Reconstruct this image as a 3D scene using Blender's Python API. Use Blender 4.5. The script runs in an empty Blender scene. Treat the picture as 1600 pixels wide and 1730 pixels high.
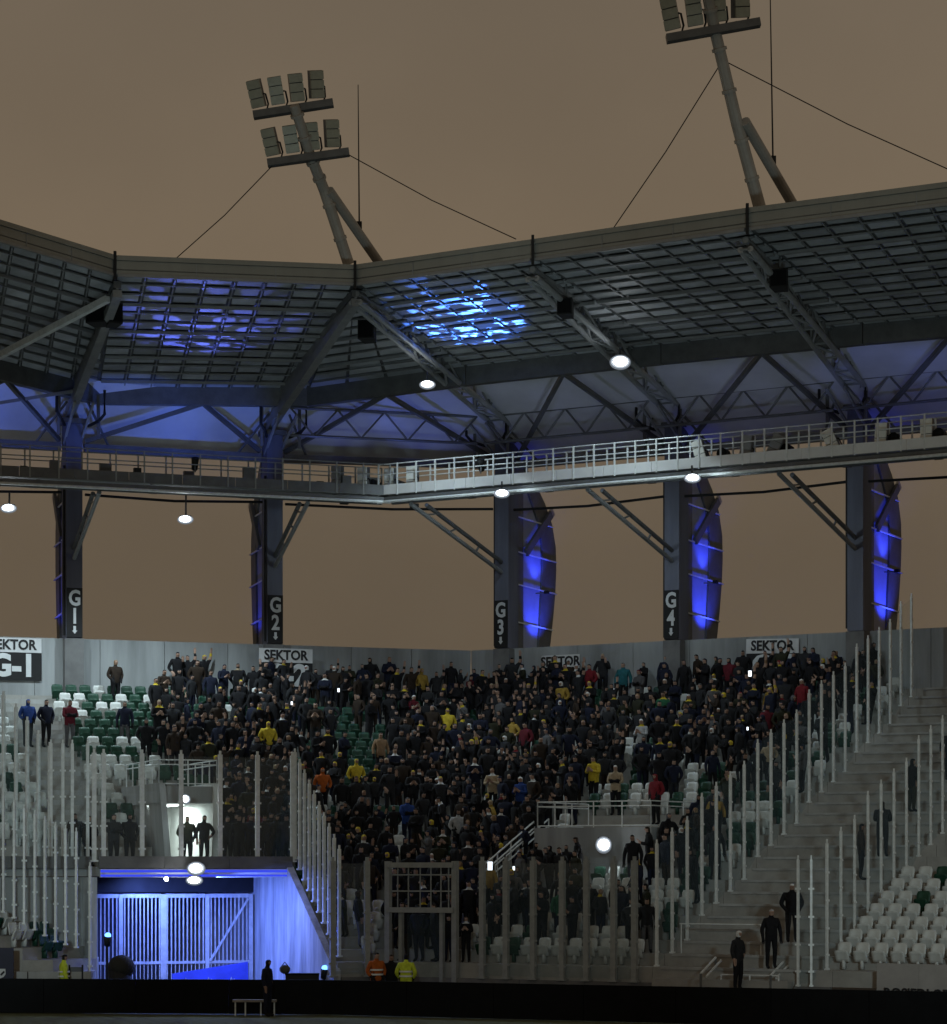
import bpy, bmesh, math, random
from mathutils import Vector, Matrix
random.seed(7)
V = Vector
R_ = math.radians
S = bpy.context.scene
C = S.collection
# ------------------------------------------------------------------ camera
F, HZ, CH = 4500.0, 1467.0, 4.4        # focal length in photo pixels, horizon row, camera height
cd = bpy.data.cameras.new('camera'); cam = bpy.data.objects.new('camera', cd); C.objects.link(cam)
cam.location = (0, 0, CH); cam.rotation_euler = (R_(90), 0, 0)
cd.sensor_fit = 'HORIZONTAL'; cd.sensor_width = 36; cd.lens = 36*F/1600
cd.shift_y = (HZ-865)/1600; cd.clip_start = 1; cd.clip_end = 5000
S.camera = cam
# ------------------------------------------------------------------ world: sodium-lit overcast night sky
W = bpy.data.worlds.new('World'); S.world = W; W.use_nodes = True
nt = W.node_tree; nt.nodes.clear()
wo = nt.nodes.new('ShaderNodeOutputWorld'); bg = nt.nodes.new('ShaderNodeBackground')
tc = nt.nodes.new('ShaderNodeTexCoord'); sx = nt.nodes.new('ShaderNodeSeparateXYZ')
cr = nt.nodes.new('ShaderNodeValToRGB')
cr.color_ramp.elements[0].position = 0.0; cr.color_ramp.elements[0].color = (.220, .163, .106, 1)
cr.color_ramp.elements[1].position = 1.0; cr.color_ramp.elements[1].color = (.135, .107, .084, 1)
e = cr.color_ramp.elements.new(.34); e.color = (.180, .142, .102, 1)
e = cr.color_ramp.elements.new(.22); e.color = (.204, .154, .103, 1)
nz = nt.nodes.new('ShaderNodeTexNoise'); nz.inputs['Scale'].default_value = 7.0; nz.inputs['Detail'].default_value = 6
mx = nt.nodes.new('ShaderNodeMix'); mx.data_type = 'RGBA'; mx.blend_type = 'MULTIPLY'; mx.inputs[0].default_value = .30
L_ = nt.links.new
L_(tc.outputs['Generated'], sx.inputs[0]); L_(sx.outputs['Z'], cr.inputs[0]); L_(tc.outputs['Generated'], nz.inputs['Vector'])
L_(cr.outputs[0], mx.inputs[6]); L_(nz.outputs['Fac'], mx.inputs[7]); L_(mx.outputs[2], bg.inputs['Color'])
bg.inputs['Strength'].default_value = 1.0
L_(bg.outputs[0], wo.inputs['Surface'])
S.view_settings.view_transform = 'Standard'; S.view_settings.look = 'None'
S.view_settings.exposure = 0.0; S.view_settings.gamma = 1.0; S.view_settings.use_curve_mapping = False
# added unseen fill spots, behind camera for stands, low on pitch for roof underside
for loc, aim, en, ang in (((-26, -6, 19), (-16, 88, 5.5), 66000, 11), ((-6, -8, 19), (-1, 86, 5), 14000, 12), ((22, -8, 19), (13.5, 80.5, 4.5), 46000, 12), ((-4, 42, 1.2), (-6, 93, 23.6), 9500, 26), ((10, 40, 1.2), (9, 88, 23.6), 9000, 26)):
    fd = bpy.data.lights.new('fill_spot', 'SPOT'); fd.energy = en; fd.color = (.74, .95, 1.0); fd.spot_size = R_(ang); fd.spot_blend = .7; fd.shadow_soft_size = 2.2
    fo_ = bpy.data.objects.new('fill_spot', fd); C.objects.link(fo_); fo_.location = loc
    fo_.rotation_euler = (V(aim)-V(loc)).to_track_quat('-Z', 'Y').to_euler()
S.render.engine = 'CYCLES'
S.cycles.transparent_max_bounces = 20; S.cycles.max_bounces = 4; S.cycles.diffuse_bounces = 2; S.cycles.glossy_bounces = 2; S.cycles.sample_clamp_indirect = 3.0

# ------------------------------------------------------------------ materials
MATS = {}
def mat(name, col, rough=.6, metal=0.0, var=.25, scale=3.0, bump=0.0, spec=.4, streak=False):
    if name in MATS: return MATS[name]
    m = bpy.data.materials.new(name); m.use_nodes = True; t = m.node_tree
    b = t.nodes['Principled BSDF']
    b.inputs['Roughness'].default_value = rough; b.inputs['Metallic'].default_value = metal
    b.inputs['Specular IOR Level'].default_value = spec
    tco = t.nodes.new('ShaderNodeTexCoord'); n = t.nodes.new('ShaderNodeTexNoise')
    n.inputs['Scale'].default_value = scale; n.inputs['Detail'].default_value = 5; n.inputs['Roughness'].default_value = .65
    if streak:
        mp = t.nodes.new('ShaderNodeMapping'); mp.inputs['Scale'].default_value = (1, 1, .12)
        t.links.new(tco.outputs['Object'], mp.inputs[0]); t.links.new(mp.outputs[0], n.inputs['Vector'])
    else: t.links.new(tco.outputs['Object'], n.inputs['Vector'])
    r = t.nodes.new('ShaderNodeValToRGB')
    r.color_ramp.elements[0].position = .3; r.color_ramp.elements[1].position = .7
    r.color_ramp.elements[0].color = tuple(c*(1-var) for c in col)+(1,)
    r.color_ramp.elements[1].color = tuple(min(1, c*(1+var)) for c in col)+(1,)
    t.links.new(n.outputs['Fac'], r.inputs[0]); t.links.new(r.outputs[0], b.inputs['Base Color'])
    if bump:
        bp = t.nodes.new('ShaderNodeBump'); bp.inputs['Strength'].default_value = bump; bp.inputs['Distance'].default_value = .02
        t.links.new(n.outputs['Fac'], bp.inputs['Height']); t.links.new(bp.outputs[0], b.inputs['Normal'])
    MATS[name] = m; return m
def emit(name, col, strength):
    if name in MATS: return MATS[name]
    m = bpy.data.materials.new(name); m.use_nodes = True; t = m.node_tree; t.nodes.clear()
    o = t.nodes.new('ShaderNodeOutputMaterial'); em = t.nodes.new('ShaderNodeEmission')
    em.inputs[0].default_value = tuple(col)+(1,); em.inputs[1].default_value = strength
    t.links.new(em.outputs[0], o.inputs[0]); MATS[name] = m; return m
def shader_mix(name, parts):
    """parts: list of (type, colour, roughness, weight): layered mix of BSDFs"""
    m = bpy.data.materials.new(name); m.use_nodes = True; t = m.node_tree; t.nodes.clear()
    o = t.nodes.new('ShaderNodeOutputMaterial'); cur = None; acc = 0
    for ty, col, rg, w in parts:
        n = t.nodes.new('ShaderNodeBsdf'+ty); n.inputs['Color'].default_value = tuple(col)+(1,)
        if 'Roughness' in n.inputs and rg is not None: n.inputs['Roughness'].default_value = rg
        acc += w
        if cur is None: cur = n.outputs[0]
        else:
            x = t.nodes.new('ShaderNodeMixShader'); x.inputs[0].default_value = w/acc
            t.links.new(cur, x.inputs[1]); t.links.new(n.outputs[0], x.inputs[2]); cur = x.outputs[0]
    t.links.new(cur, o.inputs[0]); MATS[name] = m; return m
CONC = mat('concrete', (.33, .335, .33), .85, var=.22, scale=1.3, bump=.25, streak=True)
CONCW = mat('concrete_wall', (.27, .285, .29), .85, var=.3, scale=.9, bump=.2, streak=True)
STEPM = mat('concrete_step', (.31, .305, .285), .9, var=.16, scale=1.6, bump=.12)
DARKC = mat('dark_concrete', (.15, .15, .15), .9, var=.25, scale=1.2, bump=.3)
STEEL = mat('grey_steel', (.27, .285, .29), .5, .2, var=.15, scale=2)
DSTEEL = mat('dark_steel', (.13, .138, .142), .5, .2, var=.2, scale=2)
POSTD = mat('dull_galvanised', (.30, .32, .315), .6, .2, var=.15, scale=5)
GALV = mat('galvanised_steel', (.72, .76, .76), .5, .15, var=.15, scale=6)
FASC = mat('fascia_metal', (.27, .28, .255), .5, .1, var=.10, scale=1.2, streak=True)
DECK = [mat('deck_%s' % k, c, .55, 0, var=.25, scale=.8) for k, c in (('grey', (.40, .43, .45)), ('pale', (.48, .51, .54)), ('dark', (.32, .34, .36)))]
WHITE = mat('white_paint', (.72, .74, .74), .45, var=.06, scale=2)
PLW = mat('white_plastic', (.56, .58, .56), .5, var=.10, scale=5)
PLG = mat('green_plastic', (.008, .05, .028), .5, var=.25, scale=5)
BLACK = mat('black_rubber', (.012, .013, .014), .7, var=.3, scale=3)
BOARD = mat('led_board_black', (.007, .008, .0095), .6, var=.2, scale=2, spec=.08)
GRASS = mat('pitch_grass', (.105, .12, .055), .95, var=.35, scale=4, bump=.5)
GROUND = mat('ground_asphalt', (.06, .06, .06), .95, var=.3, scale=.4)
MASTP = mat('mast_lamp_panel', (.36, .37, .30), .4, .1, var=.12, scale=4)
GLASSP = mat('lamp_glass_panel', (.80, .83, .79), .3, .1, var=.10, scale=4)
FAB = mat('roof_fabric', (.62, .63, .66), .8, var=.10, scale=.5)
RIBM = mat('rib_panel', (.34, .36, .46), .7, var=.15, scale=.7)
COLM = mat('column_paint', (.13, .14, .185), .7, var=.25, scale=1.1, streak=True)
BANW = mat('banner_white', (.55, .56, .57), .8, var=.08, scale=2)
BANB = mat('banner_black', (.012, .012, .013), .8, var=.2, scale=2)
LETW = mat('letter_white', (.55, .57, .58), .8, var=.05, scale=3)
LETB = mat('letter_black', (.02, .02, .022), .8, var=.1, scale=3)
TARP = mat('blue_tarpaulin', (.05, .08, .55), .6, var=.2, scale=1.5)
LAMPW = emit('lamp_white', (.92, .97, 1.0), 25)
LAMPB = emit('lamp_blue', (.06, .12, 1.0), 12)
STRIPB = emit('led_strip_blue', (.045, .075, .85), 1.0)
SCREEN = emit('phone_screen', (.85, .92, 1.0), 2.2)
GLASS = shader_mix('fence_glass', [('Transparent', (.965, .98, .98), None, .944), ('Diffuse', (.36, .52, .62), .5, .026), ('Glossy', (.75, .86, .95), .05, .018)])
MESHM = shader_mix('facade_mesh', [('Translucent', (.80, .79, .78), None, .36), ('Diffuse', (.3, .3, .31), .6, .10), ('Transparent', (.99, 1, 1), None, .54)])
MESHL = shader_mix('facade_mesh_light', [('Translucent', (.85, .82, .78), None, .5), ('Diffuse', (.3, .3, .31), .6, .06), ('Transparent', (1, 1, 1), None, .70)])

# ------------------------------------------------------------------ helpers
BASE = {}
def link(o): C.objects.link(o); return o
def tag(o, label=None, cat=None, group=None, kind=None):
    if label: o['label'] = label
    if cat: o['category'] = cat
    if group: o['group'] = group
    if kind: o['kind'] = kind
    return o
def thing(name, label, cat, loc, group=None):
    o = link(bpy.data.objects.new(name, None)); o.empty_display_size = .2
    o.location = loc; BASE[o] = V(loc); return tag(o, label, cat, group)
class MB:
    def __init__(s): s.v = []; s.f = []
    def hexa(s, p):     # 8 points: 0-3 bottom loop, 4-7 top loop
        b = len(s.v); s.v += [V(q) for q in p]
        s.f += [tuple(b+i for i in q) for q in ((3, 2, 1, 0), (4, 5, 6, 7), (0, 1, 5, 4), (1, 2, 6, 5), (2, 3, 7, 6), (3, 0, 4, 7))]; return s
    def box(s, c, sx, sy, sz, ux=V((1, 0, 0)), uy=V((0, 1, 0)), uz=V((0, 0, 1))):
        c = V(c); a = ux*(sx/2); b = uy*(sy/2); d = uz*(sz/2)
        return s.hexa([c-a-b-d, c+a-b-d, c+a+b-d, c-a+b-d, c-a-b+d, c+a-b+d, c+a+b+d, c-a+b+d])
    def beam(s, p, q, w, h, up=V((0, 0, 1)), w2=None, h2=None):
        p = V(p); q = V(q); d = (q-p).normalized(); sd = d.cross(up)
        if sd.length < 1e-4: sd = d.cross(V((1, 0, 0)))
        sd.normalize(); u2 = sd.cross(d); w2 = w2 or w; h2 = h2 or h
        A = lambda o, w, h: [o-sd*w/2-u2*h/2, o+sd*w/2-u2*h/2, o+sd*w/2+u2*h/2, o-sd*w/2+u2*h/2]
        return s.hexa(A(p, w, h)+A(q, w2, h2))
    def tube(s, pts, r, n=8, r2=None):
        pts = [V(p) for p in pts]; rings = []
        for i, p in enumerate(pts):
            d = (pts[min(i+1, len(pts)-1)]-pts[max(i-1, 0)]).normalized()
            a = d.cross(V((0, 0, 1)))
            if a.length < 1e-3: a = d.cross(V((1, 0, 0)))
            a.normalize(); bb = d.cross(a); b0 = len(s.v); rings.append(b0)
            rr = r if r2 is None else r+(r2-r)*i/(len(pts)-1)
            s.v += [p+(a*math.cos(6.28318*k/n)+bb*math.sin(6.28318*k/n))*rr for k in range(n)]
        for i in range(len(rings)-1):
            for k in range(n):
                s.f.append((rings[i]+k, rings[i]+(k+1) % n, rings[i+1]+(k+1) % n, rings[i+1]+k))
        s.f.append(tuple(rings[0]+k for k in reversed(range(n)))); s.f.append(tuple(rings[-1]+k for k in range(n))); return s
    def prism(s, poly, z0, z1):
        n = len(poly); b = len(s.v)
        s.v += [V((p[0], p[1], z0)) for p in poly]+[V((p[0], p[1], z1)) for p in poly]
        ar = sum(poly[i][0]*poly[(i+1) % n][1]-poly[(i+1) % n][0]*poly[i][1] for i in range(n))
        lo = list(range(b, b+n)); hi = list(range(b+n, b+2*n))
        if ar < 0: lo.reverse(); hi.reverse()
        s.f.append(tuple(reversed(lo))); s.f.append(tuple(hi))
        for i in range(n): s.f.append((lo[i], lo[(i+1) % n], hi[(i+1) % n], hi[i]))
        return s
    def grid(s, P):     # P[i][j] points, open sheet
        b = len(s.v); m = len(P[0])
        for row in P: s.v += [V(p) for p in row]
        for i in range(len(P)-1):
            for j in range(m-1): s.f.append((b+i*m+j, b+i*m+j+1, b+(i+1)*m+j+1, b+(i+1)*m+j))
        return s
    def dome(s, c, rx, ry, rz, nu=12, nv=7, ux=V((1, 0, 0)), uy=V((0, 1, 0)), uz=V((0, 0, 1))):
        b = len(s.v); c = V(c)
        for j in range(nv):
            t = -math.pi/2+math.pi*(j+.5)/nv
            for i in range(nu):
                a = 2*math.pi*i/nu
                s.v.append(c+ux*(rx*math.cos(t)*math.cos(a))+uy*(ry*math.cos(t)*math.sin(a))+uz*(rz*math.sin(t)))
        for j in range(nv-1):
            for i in range(nu): s.f.append((b+j*nu+i, b+j*nu+(i+1) % nu, b+(j+1)*nu+(i+1) % nu, b+(j+1)*nu+i))
        s.f.append(tuple(b+i for i in reversed(range(nu)))); s.f.append(tuple(b+(nv-1)*nu+i for i in range(nu))); return s
    def build(s, name, m, parent=None, smooth=False, origin=None):
        off = BASE[parent] if parent is not None else (V(origin) if origin is not None else V((0, 0, 0)))
        me = bpy.data.meshes.new(name); me.from_pydata([tuple(p-off) for p in s.v], [], s.f); me.update()
        if m is not None: me.materials.append(m)
        if smooth: me.polygons.foreach_set('use_smooth', [True]*len(me.polygons))
        o = link(bpy.data.objects.new(name, me))
        if parent is not None: o.parent = parent; BASE[o] = off
        else: o.location = off; BASE[o] = off
        return o
def PY(px, py, Y): return V(((px-800)*Y/F, Y, CH+(HZ-py)*Y/F))          # pixel at known depth
def PZ(px, py, Z): return PY(px, py, F*(Z-CH)/(HZ-py))                     # pixel at known height
def proj(p): return (800+F*p[0]/p[1], HZ-F*(p[2]-CH)/p[1])
def ordn(n): return '%d%s' % (n, 'th' if 10 <= n % 100 <= 20 else {1: 'st', 2: 'nd', 3: 'rd'}.get(n % 10, 'th'))
def text(s, size, m, parent, origin, right, up, name='lettering', depth=.012, bold=.012, sx=1.0):
    cu = bpy.data.curves.new('t', 'FONT'); cu.body = s; cu.size = size; cu.align_x = 'CENTER'; cu.align_y = 'CENTER'
    cu.extrude = depth; cu.offset = bold*size; cu.resolution_u = 3
    o = link(bpy.data.objects.new('t', cu)); dg = bpy.context.evaluated_depsgraph_get()
    me = bpy.data.meshes.new_from_object(o.evaluated_get(dg)); bpy.data.objects.remove(o)
    nrm = right.cross(up)
    off = BASE[parent]
    for v in me.vertices: v.co = V(origin)-off+right*(v.co.x*sx)+up*v.co.y+nrm*v.co.z
    me.materials.clear(); me.materials.append(m); me.name = name
    o = link(bpy.data.objects.new(name, me)); o.parent = parent; BASE[o] = off; return o

# ------------------------------------------------------------------ the plan of the bowl
uM = V((.940, .342, 0)).normalized(); mM = V((uM.y, -uM.x, 0))       # along the middle wall (to the right) / towards the pitch
uR = V((.857, -.515, 0)).normalized(); mR = V((uR.y, -uR.x, 0))
mM = V((.342, -.940, 0)).normalized(); mR = V((-.515, -.857, 0)).normalized()
CO = V((-.1, 106.4, 0))                                               # where the two back walls meet
det = mM.x*mR.y-mM.y*mR.x
BV = V(((mR.y-mM.y)/det, (mM.x-mR.x)/det, 0))                         # valley between the two blocks, per metre from the walls
vaM, vaR = BV.dot(uM), BV.dot(uR)
ZT, RISE, RUN = 10.87, .36, .8                                        # top tread, row rise, row depth
def M(a, d, z=0): p = CO+uM*a+mM*d; return V((p.x, p.y, z))
def Rr(a, d, z=0): p = CO+uR*a+mR*d; return V((p.x, p.y, z))
def aM(px, d):      # along-coordinate on the middle block for a photo column
    k = (px-800)/F; b = CO+mM*d; return (k*b.y-b.x)/(uM.x-k*uM.y)
def aR(px, d):
    k = (px-800)/F; b = CO+mR*d; return (k*b.y-b.x)/(uR.x-k*uR.y)
def zrow(k): return ZT-RISE*k
def cM(p): q = V((p[0]-CO.x, p[1]-CO.y, 0)); return q.dot(uM), q.dot(mM)
def cR(p): q = V((p[0]-CO.x, p[1]-CO.y, 0)); return q.dot(uR), q.dot(mR)
def aside(d): return -12.76+.086*(d-14.4)                             # right-hand wall of the gate recess

# ground and pitch
def ground_sheet(name, poly, z, m):
    o = MB(); o.v = [V((x, y, z)) for x, y in poly]; o.f = [tuple(range(len(poly)))]
    return tag(o.build(name, m), kind='structure')
ground_sheet('ground', [(-1500, -300), (1500, -300), (1500, 2500), (-1500, 2500)], -.05, GROUND)
ground_sheet('pitch', [(-60, -20), (60, -20), (60, 60), (12.85, 72.9), (-4.5, 80.6), (-60, 86)], -.045+.041, GRASS)

# ------------------------------------------------------------------ terraces
ter = tag(link(bpy.data.objects.new('terrace', None)), kind='structure'); BASE[ter] = V((0, 0, 0))
VA0, VA1 = -16.15, -14.10                                             # the lit stairwell in the middle block
def strip(fn, a0, a1f0, a1f1, d0, d1, z, m=STEPM, name='step'):
    if min(a1f0, a1f1) <= a0+.05: return
    n = max(1, int((a1f0-a0)/6))
    for i in range(n):
        t0, t1 = i/n, (i+1)/n
        q = [fn(a0+(a1f0-a0)*t0+.006, d0), fn(a0+(a1f0-a0)*t1-.006, d0), fn(a0+(a1f1-a0)*t1-.006, d1), fn(a0+(a1f1-a0)*t0+.006, d1)]
        MB().prism([(p.x, p.y) for p in q], z-.46, z).build(name, m, ter)
for k in range(27):
    d0, d1, z = RUN*k, RUN*(k+1)-.004, zrow(k)
    if k < 18:
        if 11 <= k:
            strip(M, -30, VA0, VA0, d0, d1, z); strip(M, VA1, vaM*d0, vaM*d1, d0, d1, z)
        else: strip(M, -30, vaM*d0, vaM*d1, d0, d1, z)
    else: strip(M, aside(d0), vaM*d0, vaM*d1, d0, d1, z)
    q = [(vaR*d0, d0), (34, d0), (34, d1), (vaR*d1, d1)]
    for a0, a1 in ((None, 19.2), (19.2, 24.9), (24.9, 34)):
        s0 = vaR*d0 if a0 is None else a0; s1 = vaR*d1 if a0 is None else a0
        p = [Rr(s0+.006, d0), Rr(a1-.006, d0), Rr(a1-.006, d1), Rr(s1+.006, d1)]
        MB().prism([(v.x, v.y) for v in p], z-.46, z).build('step', STEPM, ter)
# stone nosings make the bare aisle between the glass fences read as steps
for k in range(27):
    d1, z = RUN*(k+1), zrow(k)
    p = [Rr(19.45, d1-.1), Rr(24.4, d1-.1), Rr(24.4, d1+.035), Rr(19.45, d1+.035)]
    MB().prism([(v.x, v.y) for v in p], z-.06, z+.012).build('nosing', CONC, ter)
# aisle stairs beside the left seats, in the middle block
for k in range(17):
    d0, z = RUN*k, zrow(k); a0, a1 = -19.0, -17.3
    p = [M(a0, d0+RUN), M(a1, d0+RUN), M(a1, d0+RUN*1.5), M(a0, d0+RUN*1.5)]
    MB().prism([(v.x, v.y) for v in p], z-.5, z-.18).build('step', CONC, ter)
# platform over the gate and the walkway to its left
ZP = 4.45
for a0, a1, d1, nm in ((-18.8, -12.5, 17.5, 'platform'), (-30, -18.81, 16.4, 'platform')):
    for i in range(3):
        b0, b1 = a0+(a1-a0)*i/3+.005, a0+(a1-a0)*(i+1)/3-.005
        p = [M(b0, 13.6), M(b1, 13.6), M(b1, d1), M(b0, d1)]
        if b1 > VA0 and b0 < VA1: p = [M(b0, 14.42), M(b1, 14.42), M(b1, d1), M(b0, d1)]
        MB().prism([(v.x, v.y) for v in p], ZP-.3, ZP).build(nm, CONC, ter)
        p = [M(b0, d1+.002), M(b1, d1+.002), M(b1, d1+.2), M(b0, d1+.2)]
        MB().prism([(v.x, v.y) for v in p], ZP-.05, ZP+.33).build('kerb', DARKC, ter)
for i in range(4):      # wall under the left walkway
    b0, b1 = -30+11.2*i/4+.01, -30+11.2*(i+1)/4-.01
    p = [M(b0, 16.0), M(b1, 16.0), M(b1, 16.25), M(b0, 16.25)]
    MB().prism([(v.x, v.y) for v in p], 0, ZP-.33).build('wall_panel', CONC, ter)
# left block, facing across the corner
uL = V((.515, .857, 0)).normalized(); nL = V((-.857, .515, 0)).normalized(); FL = V((-10.1, 81.7, 0))
def clip(poly, fn):
    out = []
    for i in range(len(poly)):
        a, b = poly[i], poly[(i+1) % len(poly)]; fa, fb = fn(a), fn(b)
        if fa >= 0: out.append(a)
        if fa*fb < 0: out.append(a+(b-a)*(fa/(fa-fb)))
    return out
LCL = [lambda p: p.y-81.7, lambda p: -.1433-p.x/p.y, lambda p: cM(p)[1]-16.3]
for j in range(2, 12):
    p = [FL+nL*(.8*j)+uL*t for t in (-9, 12)]+[FL+nL*(.8*j+.796)+uL*t for t in (12, -9)]
    for f in LCL:
        if p: p = clip(p, f)
    if len(p) > 2: MB().prism([(v.x, v.y) for v in p], max(.02, .5+.36*j-.9), .5+.36*j).build('step', STEPM, ter)
for i in range(4):      # front parapet of the left block
    x0, x1 = PY(-60+54*i+1, 0, 81.5).x, PY(-60+54*(i+1)-1, 0, 81.5).x
    MB().box(((x0+x1)/2, 81.5, .62), x1-x0, .24, 1.24).build('parapet_panel', CONC, ter)
for i, z in enumerate((1.2, .9, .6, .3)):
    p = [Rr(19.4, 21.62+.4*i), Rr(23.7, 21.62+.4*i), Rr(23.7, 22.015+.4*i), Rr(19.4, 22.015+.4*i)]
    MB().prism([(v.x, v.y) for v in p], 0, z).build('step', STEPM, ter)
# front parapet of the main block
for fn, a0, a1, d in ((M, aside(21.7), vaM*21.7, 21.7), (Rr, vaR*21.7, 19.3, 21.7), (Rr, 23.8, 24.9, 21.7)):
    n = max(1, int((a1-a0)/1.8))
    for i in range(n):
        b0, b1 = a0+(a1-a0)*i/n+.008, a0+(a1-a0)*(i+1)/n-.008
        p = [fn(b0, d-.09), fn(b1, d-.09), fn(b1, d+.1), fn(b0, d+.1)]
        MB().prism([(v.x, v.y) for v in p], 0, 1.05).build('parapet_panel', DARKC, ter)

# ------------------------------------------------------------------ back wall of concrete panels
wall = thing('perimeter_wall', 'grey concrete panel wall running along the top of the stands', 'wall', (CO.x, CO.y, ZT))
for fn, a0, a1 in ((M, -30, 0), (Rr, 0, 34)):
    n = 12 if fn is M else 14
    for i in range(n):
        b0, b1 = a0+(a1-a0)*i/n+.01, a0+(a1-a0)*(i+1)/n-.01
        p = [fn(b0, -.26), fn(b1, -.26), fn(b1, -.01), fn(b0, -.01)]
        MB().prism([(v.x, v.y) for v in p], ZT-.5, 13.1).build('panel', CONCW, wall)

# ------------------------------------------------------------------ columns, ribs, signs
COLS = {}
def colpos(seg, px):
    if seg == 'M': a = aM(px, 0); return M(a, 0), uM, -mM
    a = aR(px, 0); return Rr(a, 0), uR, -mR
for nm, seg, px in (('G0', 'M', -236), ('G1', 'M', 122), ('G2', 'M', 460), ('G3', 'R', 856), ('G4', 'R', 1143), ('G5', 'R', 1452), ('G6', 'R', 1790)):
    COLS[nm] = colpos(seg, px)
PROF = [(3.45, 12.7), (3.75, 13.6), (4.0, 14.6), (4.2, 15.6), (4.3, 16.6), (4.25, 17.5), (3.9, 18.4), (3.2, 19.2), (2.3, 19.9), (1.3, 20.5)]
KF = {'G0': .5, 'G1': .5, 'G2': .5, 'G3': .86, 'G4': .86, 'G5': .86, 'G6': .86}
UPP = [(0, 20.5), (.14, 21.0), (.33, 21.5), (.55, 21.95), (.78, 22.35), (1, 22.75)]   # share of the way in towards the roof edge, height
ENDO = {'G0': 1.0, 'G1': 1.0, 'G2': 1.2, 'G3': 4.4, 'G4': 4.6, 'G5': 4.6, 'G6': 4.6}
NTH = {'G1': 'the leftmost column', 'G2': 'the second column from the left', 'G3': 'the third column from the left', 'G4': 'the fourth column from the left', 'G5': 'the rightmost column'}
for nm, (p, u, n) in COLS.items():
    if nm in ('G0', 'G6'): continue
    t = thing('roof_column', 'tall blue-grey rectangular column on the back wall, ' + NTH[nm].replace('the ', '', 1), 'column', (p.x, p.y, ZT), 'columns along the back wall')
    MB().box((p.x, p.y, (13.1+21.2)/2), .62, .80, 21.2-13.1, u, n).build('shaft', COLM, t)
    MB().box((p.x, p.y, (ZT-.3+13.08)/2), .72, .86, 13.08-ZT+.3, u, n).build('plinth', DARKC, t)
    MB().box((p.x, p.y, 21.3), .9, .9, .18, u, n).build('cap', DSTEEL, t)
    pp = p-u*.37-n*.3
    MB().tube([(pp.x, pp.y, 13.2), (pp.x, pp.y, 19.6)], .05, 6).build('downpipe', BLACK, t)
    # crescent rib behind the column carrying the facade membrane
    r = thing('facade_rib', 'blue-lit crescent steel rib behind ' + NTH[nm], 'facade rib', (p.x+n.x*.8, p.y+n.y*.8, 13.0), 'crescent ribs of the facade')
    w = .10
    kf = KF[nm]
    def q(o, z, s): v = p+n*(o if o < 1.3 else 1.3+(o-1.3)*kf)+u*s; return V((v.x, v.y, z))
    b = MB()
    b.hexa([q(.45, 13, -w), q(.45, 13, w), q(1.15, 13, w), q(1.15, 13, -w), q(.45, 20.6, -w), q(.45, 20.6, w), q(1.15, 20.6, w), q(1.15, 20.6, -w)])
    b.build('inner_chord', DSTEEL, r)
    b = MB(); inn = [max(1.3, o-1.35+.3*max(0, (15-z)/2)) for o, z in PROF]
    for i in range(len(PROF)-1):
        (o0, z0), (o1, z1) = PROF[i], PROF[i+1]; i0, i1 = inn[i], inn[i+1]
        b.hexa([q(i0, z0, -w), q(i0, z0, w), q(o0-.03, z0, w), q(o0-.03, z0, -w), q(i1, z1, -w), q(i1, z1, w), q(max(i1+.05, o1-.03), z1, w), q(max(i1+.05, o1-.03), z1, -w)])
    b.build('outer_chord', DSTEEL, r)
    b = MB()
    for i in range(len(PROF)-2):
        (o0, z0), (o1, z1) = PROF[i], PROF[i+1]
        b.hexa([q(1.16, z0, -.02), q(1.16, z0, .02), q(inn[i]-.01, z0, .02), q(inn[i]-.01, z0, -.02), q(1.16, z1, -.02), q(1.16, z1, .02), q(inn[i+1]-.01, z1, .02), q(inn[i+1]-.01, z1, -.02)])
    b.build('web_panel', RIBM, r)
    for z in (14.2, 15.7, 17.0, 18.4):
        o = 4.15 if 15 < z < 18 else 3.8
        MB().beam(q(.5, z, .16 if nm > 'G2' else -.16), q(o, z-.12, .16 if nm > 'G2' else -.16), .05, .05).build('crossbar', GALV, r)
    MB().beam(q(1.2, 17.0, .2 if nm > 'G2' else -.2), q(3.7, 18.9, .2 if nm > 'G2' else -.2), .12, .3).build('diagonal', DSTEEL, r)
    sd = -1.2 if nm < 'G3' else 1.3
    up = thing('facade_uplight', 'small blue uplight at the foot of the rib behind ' + NTH[nm], 'light', q(2.2, 13.1, sd), 'uplights at the rib feet')
    MB().box(q(2.2, 13.16, sd), .26, .2, .16, u, n).build('housing', BLACK, up)
    ld = bpy.data.lights.new('uplight', 'SPOT'); ld.energy = 420 if nm > 'G2' else 60; ld.color = (.035, .065, 1); ld.spot_size = R_(74); ld.spot_blend = .8; ld.shadow_soft_size = .08
    lo = link(bpy.data.objects.new('uplight', ld)); lo.location = q(2.2, 13.35, sd)
    lo.rotation_euler = (q(2.4, 15.2, -.2 if sd > 0 else .2)-q(2.2, 13.35, sd)).to_track_quat('-Z', 'Y').to_euler()
    if nm > 'G2':
        l2 = ld.copy(); l2.energy = 210; l2.spot_size = R_(80); lo = link(bpy.data.objects.new('uplight', l2)); lo.location = q(2.3, 15.6, .62)
        lo.rotation_euler = (q(2.4, 18.0, -.1)-q(2.3, 15.6, .62)).to_track_quat('-Z', 'Y').to_euler()
        MB().box(q(2.3, 15.5, .6), .18, .14, .12, u, n).build('upper_housing', BLACK, up); MB().beam(q(2.3, 15.48, .52), q(2.3, 15.48, .1), .04, .04).build('arm', DSTEEL, up)

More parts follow.
